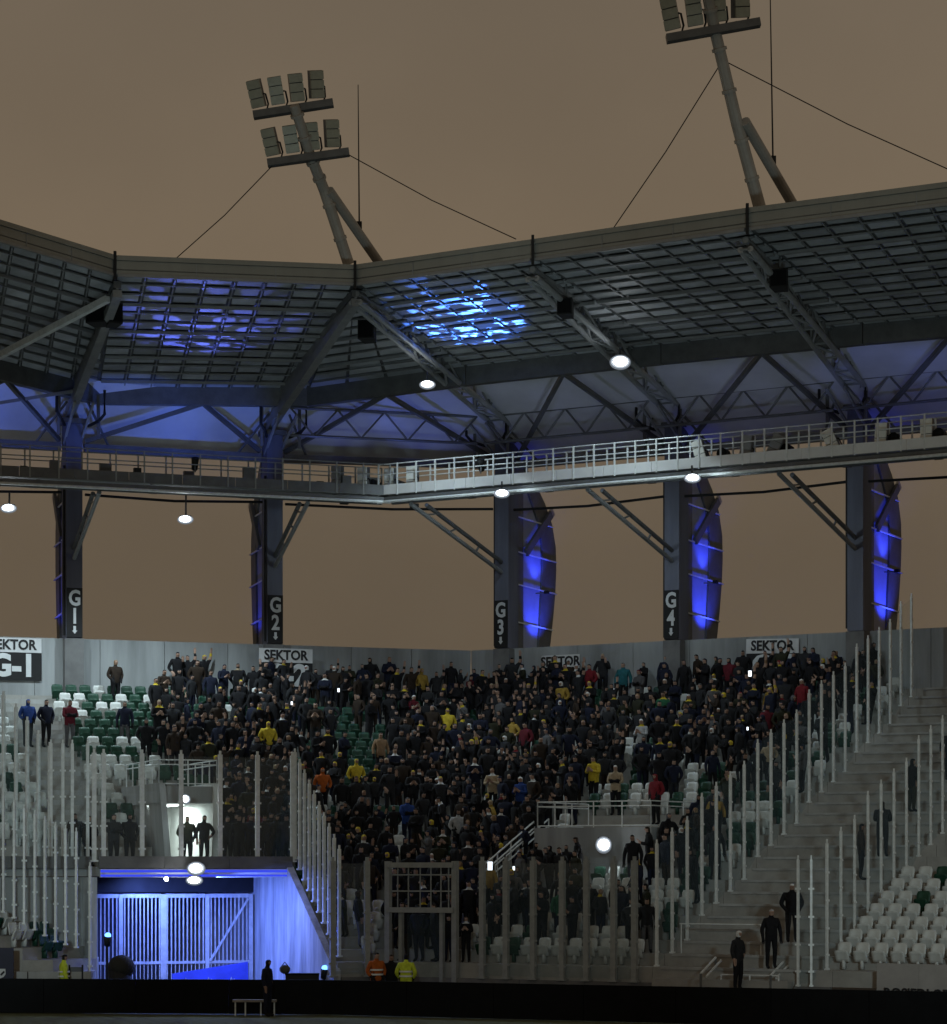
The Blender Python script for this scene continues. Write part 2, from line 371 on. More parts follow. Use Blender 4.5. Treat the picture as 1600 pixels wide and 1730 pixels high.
def sector_sign(nm):
    p, u, n = COLS[nm]; o = p-n*.44; zc = 14.05
    t = thing('column_sign', 'narrow black sign with letter over digit on ' + NTH[nm], 'sign', (o.x, o.y, 13.12), 'signs on the columns')
    MB().box((o.x, o.y, zc), .60, .05, 1.86, u, n).build('board', BANB, t)
    f = o-n*.03; up = V((0, 0, 1))
    text(nm[0], .80, LETW, t, (f.x, f.y, zc+.52), u, up, 'letter', bold=.03, sx=.8)
    text(nm[1], .80, LETW, t, (f.x, f.y, zc-.16), u, up, 'digit', bold=.03, sx=.8)
    g = MB(); s = f-n*.005
    def w(x, z): v = s+u*x; return V((v.x, v.y, zc-.68+z))
    for a, b in ((-.05, .05),):
        g.hexa([w(a, 0), w(b, 0), w(b, 0)+n*.02, w(a, 0)+n*.02, w(a, .17), w(b, .17), w(b, .17)+n*.02, w(a, .17)+n*.02])
        g.hexa([w(-.01, -.12), w(.01, -.12), w(.01, -.12)+n*.02, w(-.01, -.12)+n*.02, w(-.1, 0), w(.1, 0), w(.1, 0)+n*.02, w(-.1, 0)+n*.02])
    g.build('arrow', LETW, t)
for nm in ('G1', 'G2', 'G3', 'G4'): sector_sign(nm)
def banner(seg, px, code, ztop, d, w=2.15, tilt=0.0, lab=''):
    u, n = (uM, -mM) if seg == 'M' else (uR, -mR)
    o = M(aM(px, d), d) if seg == 'M' else Rr(aR(px, d), d)
    t = thing('sector_banner', lab, 'banner', (o.x, o.y, ztop-1.6), 'sector banners on the back wall')
    up = (V((0, 0, 1))+u*tilt).normalized(); r = (u-V((0, 0, 1))*tilt).normalized()
    c1 = V((o.x, o.y, ztop-.27)); c2 = V((o.x, o.y, ztop-.55-.52))
    MB().box(c1, w, .02, .54, r, n, up).build('white_strip', BANW, t)
    MB().box(c2, w, .02, 1.04, r, n, up).build('black_panel', BANB, t)
    text('SEKTOR', .52, LETB, t, c1-n*.018, r, up, 'word', bold=.03, sx=.92)
    text(code, 1.15, LETW, t, c2-n*.018, r, up, 'code', bold=.04, sx=.95)
banner('M', 22, 'G-1', 13.06, .06, lab='SEKTOR G-1 banner on the wall at the left edge')
banner('M', 483, 'G-2', 12.92, .46, lab='SEKTOR G-2 banner on the wall under the corner column')
banner('R', 947, 'G-3', 12.75, .06, lab='SEKTOR G-3 banner mostly hidden behind standing spectators', w=1.7)
banner('R', 1305, 'G-4', 12.98, .06, tilt=.03, lab='SEKTOR G-4 banner behind the crowd, white strip sagging')

# membranes between the ribs
order = ['G0', 'G1', 'G2', 'G3', 'G4', 'G5', 'G6']
def sheet(A, B, prof, t0=0.0, t1=1.0, nj=10, sag=.25):
    (p0, u0, n0), (p1, u1, n1) = COLS[A], COLS[B]; P = []
    for o, z in prof:
        row = []
        for j in range(nj+1):
            t = t0+(t1-t0)*j/nj; n = (n0*(1-t)+n1*t).normalized()
            oo = 1.3+(o-1.3)*(KF[A]*(1-t)+KF[B]*t) if prof is PROF else 1.3-(1.3+ENDO[A]*(1-t)+ENDO[B]*t)*o
            v = p0*(1-t)+p1*t+n*(oo-sag*4*t*(1-t)*.5*(1 if prof is PROF else 1-o)); row.append(V((v.x, v.y, z)))
        P.append(row)
    return MB().grid(P)
bayname = {'G0': 'left of the leftmost column', 'G1': 'between the first two columns', 'G2': 'between second and third columns', 'G3': 'between third and fourth columns', 'G4': 'between fourth and rightmost columns', 'G5': 'right of the rightmost column'}
for A, B in zip(order, order[1:]):
    t = thing('facade_membrane', 'tan translucent facade membrane ' + bayname[A], 'membrane', COLS[A][0]+V((0, 0, 12.7)), 'facade membranes')
    seams = [0, .33, .66, 1] if A != 'G5' else [0, .41, .8, 1]
    if A == 'G2': seams = [0, .06, .2, .6, 1]
    for i in range(len(seams)-1):
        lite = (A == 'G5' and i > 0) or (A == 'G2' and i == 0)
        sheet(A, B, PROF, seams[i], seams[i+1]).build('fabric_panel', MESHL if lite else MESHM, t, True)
    t = thing('roof_membrane', 'pale fabric below the roof edge ' + bayname[A], 'membrane', COLS[A][0]+V((0, 0, 20.5)), 'roof membranes')
    for i in range(2): sheet(A, B, UPP, i/2, (i+1)/2).build('fabric_panel', FAB, t, True)
    # tie beam, cable and bracing in the column plane
    (p0, u0, n0), (p1, u1, n1) = COLS[A], COLS[B]
    t = thing('bay_frame', 'steel tie beam and cable ' + bayname[A], 'beam', (p0.x, p0.y, 18.5), 'frames between the columns')
    e0, e1 = p0+(p1-p0).normalized()*.45, p1-(p1-p0).normalized()*.45
    MB().beam(e0+V((0, 0, 20.35)), e1+V((0, 0, 20.35)), .22, .3).build('tie_beam', DSTEEL, t)
    MB().tube([e0-n0*.2+V((0, 0, 18.55)), (e0+e1)/2-n0*.2+V((0, 0, 18.47)), e1-n1*.2+V((0, 0, 18.6))], .055, 6).build('cable_pipe', BLACK, t)

# ------------------------------------------------------------------ roof
ZF = 24.8
TIP = {'L': PZ(-120, 335, ZF), 'G1': PZ(195, 432, ZF), 'G2': PZ(600, 448, ZF), 'G4': PZ(900, 405, ZF), 'G5': PZ(1262, 352, ZF), 'G6': PZ(1700, 295, ZF)}
TIP['G3'] = TIP['G2']
BK = {'L': PZ(-160, 602, 22.2), 'G1': PZ(165, 682, 22.0), 'G2': PZ(520, 686, 22.1), 'G3': PZ(790, 650, 22.4), 'G4': PZ(1120, 614, 22.5), 'G5': PZ(1460, 581, 22.5), 'G6': PZ(1760, 555, 22.5)}
bays = [('L', 'G1', 'left roof bay, sloping down to the first joint', 12, 7), ('G1', 'G2', 'middle roof bay with violet-lit panels', 13, 8), ('G2', 'G3', 'narrow wedge roof bay at the corner joint', 12, 4),
        ('G3', 'G4', 'roof bay speckled with bright blue light', 13, 7), ('G4', 'G5', 'dark grey roof bay under the right mast', 13, 7), ('G5', 'G6', 'dark grey roof bay at the right edge', 13, 7)]
zv = V((0, 0, 1))
for A, B, lab, NR, NC in bays:
    f0, f1, b0, b1 = TIP[A]-zv*.58, TIP[B]-zv*.58, BK[A]+zv*.62, BK[B]+zv*.62
    t = thing('roof_bay', lab, 'roof', (f0+f1)/2, 'bays of the cantilever roof')
    def Q(s, r, dz=0):  # s across 0..1, r front->back 0..1
        return (f0*(1-s)+f1*s)*(1-r)+(b0*(1-s)+b1*s)*r+zv*dz
    wedge = (f0-f1).length < .1
    for i in range(NR):
        r0, r1 = i/NR, (i+1)/NR
        for j in range(NC):
            s0, s1 = j/NC, (j+1)/NC
            g = .012
            P = [Q(s0+g, r1-g), Q(s1-g, r1-g), Q(s1-g, r0+g), Q(s0+g, r0+g)]
            if (P[2]-P[3]).length < .05: continue
            dz = random.uniform(0, .03)
            m = random.choices(DECK, (6, 3, 2))[0]
            MB().hexa([q_+zv*dz for q_ in P]+[q_+zv*(dz+.06) for q_ in P]).build('deck_panel', m, t)
        big = i % 3 == 0
        a_, b_ = Q(.01, r0), Q(.99, r0)
        if (b_-a_).length > .4:
            MB().beam(a_-zv*(.07 if big else .035), b_-zv*(.07 if big else .035), .10 if big else .06, .10 if big else .04).build('purlin', STEEL, t)
    MB().hexa([Q(0, 1, .10), Q(1, 1, .10), Q(1 if not wedge else .999, 0, .10), Q(0, 0, .10), Q(0, 1, .14), Q(1, 1, .14), Q(1 if not wedge else .999, 0, .14), Q(0, 0, .14)]).build('roof_sheet', DSTEEL, t)
    for j in range(1, NC):
        s = j/NC
        if wedge: continue
        MB().beam(Q(s, .03, -.02), Q(s, .985, -.02), .05, .035).build('stringer', STEEL, t)
    # front fascia and back gutter beam
    if not wedge:
        d = (f1-f0).normalized(); nb = V((-d.y, d.x, 0)).normalized()
        a_, b_ = TIP[A]+d*.03+nb*.2, TIP[B]-d*.03+nb*.2
        MB().beam(a_-zv*.38, b_-zv*.38, .4, .44).build('fascia', FASC, t)
        MB().beam(a_-zv*.07, b_-zv*.07, .5, .16).build('gutter_cap', FASC, t)
        n = max(2, int((b_-a_).length/2.2))
        for i in range(1, n):
            c_ = a_*(1-i/n)+b_*(i/n)-nb*.21-zv*.38
            MB().box(c_, .03, .02, .42, d, nb, zv).build('fascia_joint', STEEL, t)
    d = (b1-b0).normalized()
    MB().beam(BK[A]+d*.02+zv*.36, BK[B]-d*.02+zv*.36, .35, .78).build('back_beam', DSTEEL, t)
# dark joint straps on the fascia
for k, lab in (('G1', 'dark strap over the left roof joint'), ('G2', 'dark strap over the corner roof joint'), ('G5', 'dark strap over the roof joint under the right mast'), ('G4', 'dark strap over the roof joint right of the blue light')):
    p = TIP[k]; MB().box(p+V((0, -.1, -.35)), .09, .12, .95).build('joint_strap', BLACK, origin=p)
    tag(bpy.context.scene.collection.objects[-1], lab, 'strap', 'straps over the roof joints')

def rafter(nm, tip, lab, solid=False):
    p, u, n = COLS[nm]
    o = p+n*1.3; lo = V((o.x, o.y, 21.45)); hi = V((o.x, o.y, 23.3)); tl = tip+V((0, .5, -1.15)); thi = tip+V((0, .5, -.85))
    t = thing('roof_rafter', lab, 'truss', (p.x, p.y, 21.4), 'rafters of the roof')
    if solid:
        MB().beam(lo, tl, .3, .42, h2=.26).build('bottom_chord', STEEL, t)
        MB().hexa([lo-u*.04+zv*.22, lo+u*.04+zv*.22, tl+u*.04+zv*.14, tl-u*.04+zv*.14, hi-u*.04-zv*.13, hi+u*.04-zv*.13, thi+u*.04-zv*.1, thi-u*.04-zv*.1]).build('web_plate', STEEL, t)
        MB().beam(hi, thi, .26, .24).build('top_chord', DSTEEL, t); NB = 6
        for i in range(1, NB):
            s = i/NB; MB().beam(lo*(1-s)+tl*s+zv*.1, hi*(1-s)+thi*s-zv*.05, .2, .06, up=u).build('stiffener', DSTEEL, t)
        return
    # triangular lattice girder: two bottom tubes, one top tube
    NB = 11; e = .42
    bl = [lo-u*e*(1-.6*s/NB)+(tl-lo)*(s/NB) for s in range(NB+1)]; br = [lo+u*e*(1-.6*s/NB)+(tl-lo)*(s/NB) for s in range(NB+1)]
    tp = [hi+(thi-hi)*(s/NB) for s in range(NB+1)]
    MB().tube([bl[0], bl[-1]], .10, 8).build('bottom_chord', LSTEEL, t); MB().tube([br[0], br[-1]], .10, 8).build('bottom_chord', LSTEEL, t)
    MB().tube([tp[0], tp[-1]], .11, 8).build('top_chord', STEEL, t)
    for i in range(NB):
        MB().tube([bl[i], br[i+1]] if i % 2 else [br[i], bl[i+1]], .045, 6).build('web_diagonal', LSTEEL, t)
        MB().tube([bl[i+1], br[i+1]], .04, 6).build('web_post', STEEL, t)
        for cc in (bl, br):
            MB().tube([cc[i], tp[i+1]] if i % 2 else [tp[i], cc[i+1]], .045, 6).build('web_diagonal', STEEL, t)
            if (tp[i]-cc[i]).length > .7: MB().tube([cc[i], tp[i]], .045, 6).build('web_post', DSTEEL, t)
LSTEEL = mat('pale_steel', (.36, .38, .39), .5, .2, var=.15, scale=2)
rafter('G1', TIP['G1'], 'plate roof rafter rising from column G1 to the left joint', True)
rafter('G2', TIP['G2'], 'tapering plate rafter rising from column G2 to the corner joint', True)
rafter('G3', TIP['G3'], 'lattice rafter rising from column G3 to the corner joint')
rafter('G4', TIP['G4'], 'lattice rafter rising from column G4 with a lamp on it')
rafter('G5', TIP['G5'], 'lattice rafter rising from the last column towards the right mast')
rafter('G6', TIP['G6'], 'lattice rafter at the right edge of the picture')
t = thing('roof_strut', 'pale steel strut crossing under the left roof bay', 'strut', PY(-40, 625, 95))
MB().beam(PY(-60, 632, 95), PY(182, 505, 89.6), .2, .22).build('tube', GALV, t)
MB().beam(PY(-60, 690, 97), PY(130, 660, 99), .1, .12).build('lower_tube', STEEL, t)
# inverted-V bracing and small sticks between back beam and column heads
for A, B in (('G0', 'G1'), ('G1', 'G2'), ('G2', 'G3'), ('G3', 'G4'), ('G4', 'G5'), ('G5', 'G6')):
    ba, bb = BK['L' if A == 'G0' else A], BK[B]; mid = (ba+bb)/2+zv*.05
    (p0, u0, n0), (p1, u1, n1) = COLS[A], COLS[B]
    t = thing('bracing', 'inverted V steel bracing ' + bayname[A], 'bracing', mid, 'bracing under the roof edge')
    for p, u, n, sg in ((p0, u0, n0, 1), (p1, u1, n1, -1)):
        foot = p+u*(.5*sg)+V((0, 0, 20.6))
        MB().beam(mid, foot, .14, .16).build('leg', DSTEEL, t)
        f2 = p+u*(1.4*sg)+V((0, 0, 20.45))
        MB().beam(p+u*(.4*sg)-n*1.0+V((0, 0, 21.9)), f2, .07, .07).build('stick', DSTEEL, t)
        MB().beam(p+u*(.35*sg)-n*2.2+V((0, 0, 21.7)), p+u*(.3*sg)+V((0, 0, 20.5)), .09, .09).build('stick', STEEL, t)
        MB().beam(p+u*(.75*sg)-n*1.2+V((0, 0, 20.6)), p+u*(.75*sg)-n*1.2+V((0, 0, 22.2)), .12, .12).build('stick', DSTEEL, t)
        pts = [p+u*(.9*sg)-n*1.6+V((0, 0, z)) for z in (22.3, 21.4)]+[p+u*(.7*sg)-n*1.5+V((0, 0, 21.15)), p+u*(.45*sg)-n*.8+V((0, 0, 21.05))]
        MB().tube(pts, .06, 6).build('drain_pipe', BLACK, t)

for A, B in (('G2', 'G3'), ('G3', 'G4'), ('G4', 'G5'), ('G5', 'G6')):
    (p0, u0, n0), (p1, u1, n1) = COLS[A], COLS[B]
    t = thing('lattice_girder', 'light lattice girder below the roof edge ' + bayname[A], 'girder', p0+V((0, 0, 20.9)), 'lattice girders')
    N = 8; w = lambda s, z: p0*(1-s)+p1*s-(n0*(1-s)+n1*s)*2.0+V((0, 0, z))
    MB().tube([w(.02, 22.0), w(.98, 22.0)], .06, 6).build('top_chord', DSTEEL, t); MB().tube([w(.02, 20.95), w(.98, 20.95)], .06, 6).build('bottom_chord', DSTEEL, t)
    for i in range(N):
        z0, z1 = (20.95, 22.0) if i % 2 else (22.0, 20.95)
        MB().tube([w(.02+.96*i/N, z0), w(.02+.96*(i+1)/N, z1)], .04, 6).build('diagonal', DSTEEL, t)
# ------------------------------------------------------------------ catwalk
DM, DR = 5.0, 7.2
ZC = 18.35
kx = V(((DM*mR.y-DR*mM.y)/det, (mM.x*DR-mR.x*DM)/det, 0)); KC = CO+kx        # its corner
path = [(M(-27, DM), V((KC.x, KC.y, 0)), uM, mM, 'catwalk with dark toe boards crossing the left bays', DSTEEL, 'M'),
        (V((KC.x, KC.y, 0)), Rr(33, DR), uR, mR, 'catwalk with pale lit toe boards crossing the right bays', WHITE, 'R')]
for p0, p1, u, m_, lab, tm, sg in path:
    t = thing('catwalk', lab, 'catwalk', (p0.x, p0.y, ZC), 'catwalk under the roof')
    L = (p1-p0).length; u = (p1-p0).normalized()
    at = lambda s, o, z: V((p0.x+u.x*s+m_.x*o, p0.y+u.y*s+m_.y*o, ZC+z))
    n = int(L/1.9)
    for i in range(n):
        s0, s1 = L*i/n+.008, L*(i+1)/n-.008
        MB().box(at((s0+s1)/2, 0, 0), s1-s0, .96, .05, u, m_).build('floor_plate', STEEL, t)
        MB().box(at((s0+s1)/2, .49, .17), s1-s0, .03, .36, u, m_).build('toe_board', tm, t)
    for o in (.47, -.47):
        for z in (1.12, .74):
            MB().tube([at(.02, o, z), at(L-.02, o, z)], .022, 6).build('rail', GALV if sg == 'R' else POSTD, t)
        k = int(L/(1.0 if sg == 'M' else .82))
        for i in range(k+1):
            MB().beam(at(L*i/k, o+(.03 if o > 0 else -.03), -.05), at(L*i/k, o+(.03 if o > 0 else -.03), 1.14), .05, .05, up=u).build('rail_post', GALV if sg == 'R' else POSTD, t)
    MB().beam(at(.02, .42, -.18), at(L-.02, .42, -.18), .12, .16).build('edge_beam', DSTEEL, t)
    MB().tube([at(.02, .62, -.30), at(L-.02, .62, -.30)], .055, 8).build('conduit', GALV, t)
    MB().beam(at(.02, -.42, -.18), at(L-.02, -.42, -.18), .12, .16).build('edge_beam', DSTEEL, t)
for nm, dd in (('G1', DM), ('G2', DM), ('G3', DR), ('G4', DR), ('G5', DR)):
    p, u, n = COLS[nm]
    t = thing('catwalk_bracket', 'twin-tube strut up to the catwalk from ' + NTH.get(nm, 'beyond the right edge'), 'bracket', (p.x-n.x*.37, p.y-n.y*.37, 16.0), 'brackets of the catwalk')
    a0 = p-n*.4+V((0, 0, 16.1)); a1 = p-n*(dd-.1)+V((0, 0, 18.0)); c0 = p-n*.4+V((0, 0, 16.5)); c1 = p-n*(dd-1.2)+V((0, 0, 18.1))
    MB().tube([a0, a1], .085, 8).build('lower_tube', STEEL, t)
    MB().tube([c0, c1], .085, 8).build('upper_tube', DSTEEL, t)
    for s in (.3, .6, .85): MB().beam(a0*(1-s)+a1*s, c0*(1-s)+c1*s, .06, .06, up=u).build('tie', DSTEEL, t)

# ------------------------------------------------------------------ floodlight heads
def head_parts(parent, base, right, fwd, up, w, h, m_panel, m_body, nm='floodlight_head'):
    """three stacked lamp panels in a housing on a U bracket; fwd = direction it faces"""
    c = base+up*(h/2+.12*h)
    b = MB().box(c-fwd*(.16*h), w*.94, .30*h, h, right, fwd, up)
    b.box(c-fwd*(.36*h), w*.5, .14*h, h*.6, right, fwd, up)
    hd = b.build(nm, m_body, parent)
    for i in range(3):
        zc = c+up*(h*(i-1)/3)
        MB().box(zc+fwd*.02*h, w, .08*h, h/3*.90, right, fwd, up).build('panel', m_panel, hd)
    s = w*.62
    pts = [c+right*(w*.5)-fwd*.1*h-up*.05*h, c+right*s*1.05-fwd*.12*h-up*.08*h, c+right*s*1.1-fwd*.14*h-up*h*.45, base+right*s*.8-fwd*.14*h, base-right*s*.5-fwd*.14*h]
    MB().tube(pts, .035*h, 6).build('bracket', BLACK, hd)
    return hd
MASTM = mat('mast_galvanised', (.36, .35, .32), .6, .1, var=.12, scale=2)
def mast(lab, Y, pole, brace, beams, rod, wires, hw, hh, dy):
    P = lambda q, d=0: PY(q[0], q[1], Y+d)
    t = thing('floodlight_mast', lab, 'mast', P(pole[0]), 'floodlight masts on the roof')
    pts = [P(q, -.9*i) for i, q in enumerate(pole)]
    MB().tube(pts, .20, 12, .165).build('pole', MASTM, t)
    for i in range(len(pts)-1):
        for s in (.35, .8):
            c = pts[i]*(1-s)+pts[i+1]*s; d = (pts[i+1]-pts[i]).normalized()
            MB().tube([c-d*.05, c+d*.05], .235, 12).build('flange', MASTM, t)
    MB().tube([P(brace[0], -1.0), P(brace[1], 2.0)], .17, 12).build('brace', MASTM, t)
    for bi, (l, r, k) in enumerate(beams):
        a, b = P(l, -1.9-.4*bi), P(r, -1.9-.4*bi)
        bm = MB().beam(a, b, .34, .24).build('crossbeam', DSTEEL, t)
        rt = (b-a).normalized(); fw = V((-.25, -.9, -.35)).normalized(); up = rt.cross(fw)*-1; up = up if up.z > 0 else -up
        for i in range(4):
            base = a+(b-a)*((i+.32)/4.1)+zv*.12
            rr = (rt+V((0, -.25+.22*i, 0))).normalized(); upv = (zv*.97-V((.22-.06*i, .3, 0))).normalized()
            fwd = upv.cross(rr); fwd = fwd if fwd.y < 0 else -fwd
            head_parts(t, base, rr, fwd, upv, hw, hh, MASTP, DSTEEL)
    rb, rt_ = rod
    r_ = thing('lightning_rod', 'thin lightning rod on the ' + ('left' if Y > 86 else 'right') + ' floodlight mast', 'rod', P(rb, 1.2), 'lightning rods')
    MB().tube([P(rb, 1.2), P(rt_, 1.2)], .03, 5, .015).build('spike', BLACK, r_)
    MB().box(P(rb, 1.2), .18, .18, .3).build('clamp', BLACK, r_)
    for i, (a, b, da, db) in enumerate(wires):
        w_ = MB().tube([P(a, da), (P(a, da)+P(b, db))/2-zv*.12, P(b, db)], .018, 5).build('guy_wire', BLACK, origin=P(b, db))
        tag(w_, 'thin guy wire running down to the ' + ('left' if i == 0 else 'right') + ' of the ' + ('left' if Y > 86 else 'right') + ' floodlight mast', 'wire', 'guy wires of the masts')
mast('leaning floodlight mast with two rows of four heads over the corner', 91.0, [(589, 446), (548, 322), (524, 262), (497, 178)], [(556, 322), (642, 446)],
     [((452, 276), (590, 257), 4), ((428, 195), (563, 174), 4)], ((607, 382), (605, 143)), [((461, 279), (298, 436), -1.9, -.9), ((590, 262), (872, 404), -1.9, -3.6)], .46, .90, 0)
mast('leaning floodlight mast cut by the top edge of the photo', 83.6, [(1284, 352), (1245, 208), (1208, 52), (1186, -50)], [(1258, 205), (1340, 346)],
     [((1126, 66), (1284, 38), 4), ((1100, -26), (1258, -54), 4)], ((1306, 272), (1300, -90)), [((1216, 110), (1036, 386), -1.2, 1.6), ((1230, 106), (1640, 303), -1.2, -3.6)], .48, .98, 0)

# floodlights standing on the catwalk
def cat_at(px, o, z):
    if px < 652: a = aM(px, DM+o); q_ = M(a, DM+o)
    else: a = aR(px, DR+o); q_ = Rr(a, DR+o)
    return V((q_.x, q_.y, ZC+z))
whites = [(568, 0, 'dim'), (612, 0, ''), (657, 0, ''), (695, 0, ''), (1187, -.3, ''), (1258, .1, 'dim'), (1300, .5, 'dim'), (1412, -.45, ''), (1487, .05, ''), (1565, 0, '')]
pl = ['dim floodlight at the corner end of the catwalk', 'second floodlight from the corner on the catwalk', 'third floodlight from the corner on the catwalk', 'fourth floodlight, nearest the lit toe boards', 'tilted white floodlight above the right-hand lit lamp', 'dark floodlight turned aside on the catwalk', 'dark floodlight leaning right on the catwalk', 'floodlight leaning far left on the right catwalk', 'upright floodlight, second from the right edge', 'upright floodlight nearest the right edge']
for (px, tilt, k), lab in zip(whites, pl):
    b = cat_at(px, .15, .16); u = uR; t = thing('catwalk_floodlight', lab + ', three stacked panels', 'floodlight', b, 'floodlights on the catwalk')
    up = (zv+u*tilt).normalized(); fw = (mR*.95+u*(-.2 if px < 1000 else .1)).normalized(); rt = (u-zv*tilt).normalized()
    fw = up.cross(rt) if up.cross(rt).y < 0 else -up.cross(rt)
    hd = head_parts(t, b, rt, fw, up, .40, .78, GLASSP if k == '' else STEEL, DSTEEL, 'housing')
for i, (px, o, z) in enumerate([(632, -.2, .45), (675, -.2, .4), (1222, -.1, .5), (1330, -.1, .45), (1512, -.1, .5), (1588, 0, .5)]):
    c = cat_at(px, o, z)
    t = thing('spotlight', 'small round dark spotlight on the catwalk, ' + ordn(i+1) + ' from the left', 'spotlight', c-zv*.3, 'round spotlights on the catwalk')
    MB().tube([c-mR*.25, c-mR*.1, c+mR*.12, c+mR*.14], .17, 10, .2).build('can', BLACK, t, True)
    MB().beam(c-zv*.45, c-zv*.1, .06, .06, up=uR).build('stand', DSTEEL, t)

# junction boxes and looped cables cluttering the left catwalk
for i, px in enumerate((40, 92, 178, 232, 318, 420, 540, 585, 632)):
    c = cat_at(px, .3 if i % 2 else -.3, .3+.12*(i % 3)); t = thing('junction_box', 'dark cable box on the left catwalk, ' + ['first', 'second', 'third', 'fourth', 'fifth', 'sixth', 'seventh', 'eighth', 'ninth'][i] + ' from the left', 'box', c-zv*.25, 'cable boxes on the catwalk')
    MB().box(c, .26+.08*(i % 3), .2, .36+.1*(i % 2), uM, mM).build('body', DSTEEL if i % 3 else BLACK, t)
    q2 = cat_at(px+46, .4, .05); MB().tube([c, (c+q2)/2-zv*.2, q2], .03, 6).build('cable', BLACK, t)
# black loudspeakers under the roof
for px, py, Y, w, h, lab in ((166, 533, 91.5, .72, .72, 'large double black loudspeaker hanging at the left roof joint'), (622, 560, 93, .60, .75, 'black loudspeaker hanging near the corner rafter'), (957, 521, 89, .52, .62, 'black loudspeaker hanging right of the blue light'), (1318, 474, 85, .60, .65, 'black loudspeaker hanging under the right mast')):
    c = PY(px, py, Y); t = thing('loudspeaker', lab, 'loudspeaker', c, 'loudspeakers under the roof')
    def cab(cx, ww, hh, rot):
        r = V((math.cos(rot), math.sin(rot), 0)); f_ = V((math.sin(rot), -math.cos(rot), 0)); cc = c+V((cx, 0, 0))
        b = MB().hexa([cc-r*ww*.36-f_*.25-zv*hh*.5, cc+r*ww*.36-f_*.25-zv*hh*.5, cc+r*ww*.5+f_*.25-zv*hh*.38, cc-r*ww*.5+f_*.25-zv*hh*.38, cc-r*ww*.36-f_*.25+zv*hh*.42, cc+r*ww*.36-f_*.25+zv*hh*.42, cc+r*ww*.5+f_*.25+zv*hh*.5, cc-r*ww*.5+f_*.25+zv*hh*.5])
        k = b.build('cabinet', BLACK, t)
        MB().box(cc+f_*.27+zv*.05*hh, ww*.84, .02, hh*.74, r, f_).build('grille', BOARD, k)
    cab(0, w, h, -.3)
    if px < 200: cab(.52, w*.7, h*1.1, .5)
    MB().beam(c+zv*.3, c+zv*(h*.5+1.2), .06, .06, up=V((1, 0, 0))).build('hanger', DSTEEL, t)

# ------------------------------------------------------------------ lamps (lit)
def lamp(px, py, Y, lab, energy, w=.5, h=.26, col=(.76, .93, 1.0), kind='SPOT', aim=None, hang=True, size=165, toward=.30):
    c = PY(px, py, Y); t = thing('lit_lamp', lab, 'lamp', c, 'lit white lamps')
    MB().dome(c-V((0, .05, 0)), w*.40, .12, h*.40, 18, 9).build('lens', LAMPW, t, True)
    MB().dome(c+V((0, .03, 0)), w*.52, .08, h*.54, 18, 9).build('halo_inner', emit('lamp_halo_inner', (.80, .90, 1.0), .75), t, True)  # glowing ring added behind the lens to imitate its halo
    MB().dome(c+V((0, .07, -.01)), w*.60, .06, h*.66, 18, 9).build('halo_outer', emit('lamp_halo_outer', (.75, .86, 1.0), .22), t, True)  # wider, fainter glowing ring, outer part of the imitated halo
    MB().box(c+V((0, .20, h*.12)), w*.8, .2, h*.9).build('housing', BLACK, t)
    if hang: MB().beam(c+V((0, .2, h*.5)), c+V((0, .25, hang)), .06, .06, up=V((1, 0, 0))).build('bracket', BLACK, t)
    ld = bpy.data.lights.new('lamp_light', kind); ld.energy = energy; ld.color = col; ld.shadow_soft_size = .18
    if kind == 'SPOT' and aim is None: aim = c+V((0, -.25, -1))
    lo = link(bpy.data.objects.new('lamp_light', ld)); lo.parent = t; lo.location = (0, -toward, -.18)
    if kind == 'SPOT':
        ld.spot_size = R_(size); ld.spot_blend = .5
        lo.rotation_euler = (V(aim)-c).to_track_quat('-Z', 'Y').to_euler()
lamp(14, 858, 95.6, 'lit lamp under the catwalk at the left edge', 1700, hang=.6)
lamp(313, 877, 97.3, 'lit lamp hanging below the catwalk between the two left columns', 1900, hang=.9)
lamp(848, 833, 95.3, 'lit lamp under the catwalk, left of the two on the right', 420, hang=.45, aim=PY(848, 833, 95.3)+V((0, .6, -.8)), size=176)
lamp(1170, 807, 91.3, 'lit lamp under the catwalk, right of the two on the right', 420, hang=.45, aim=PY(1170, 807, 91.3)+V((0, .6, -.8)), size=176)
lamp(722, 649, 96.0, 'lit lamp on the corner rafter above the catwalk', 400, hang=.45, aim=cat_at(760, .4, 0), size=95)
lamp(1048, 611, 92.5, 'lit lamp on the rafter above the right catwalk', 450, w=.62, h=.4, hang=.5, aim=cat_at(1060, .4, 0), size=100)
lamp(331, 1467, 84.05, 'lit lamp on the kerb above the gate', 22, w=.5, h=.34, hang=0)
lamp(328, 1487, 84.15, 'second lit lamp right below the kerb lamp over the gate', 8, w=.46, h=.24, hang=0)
lamp(1020, 1427, 85.2, 'lit round lamp on the front of the right stairwell', 16, w=.44, h=.42, hang=0)

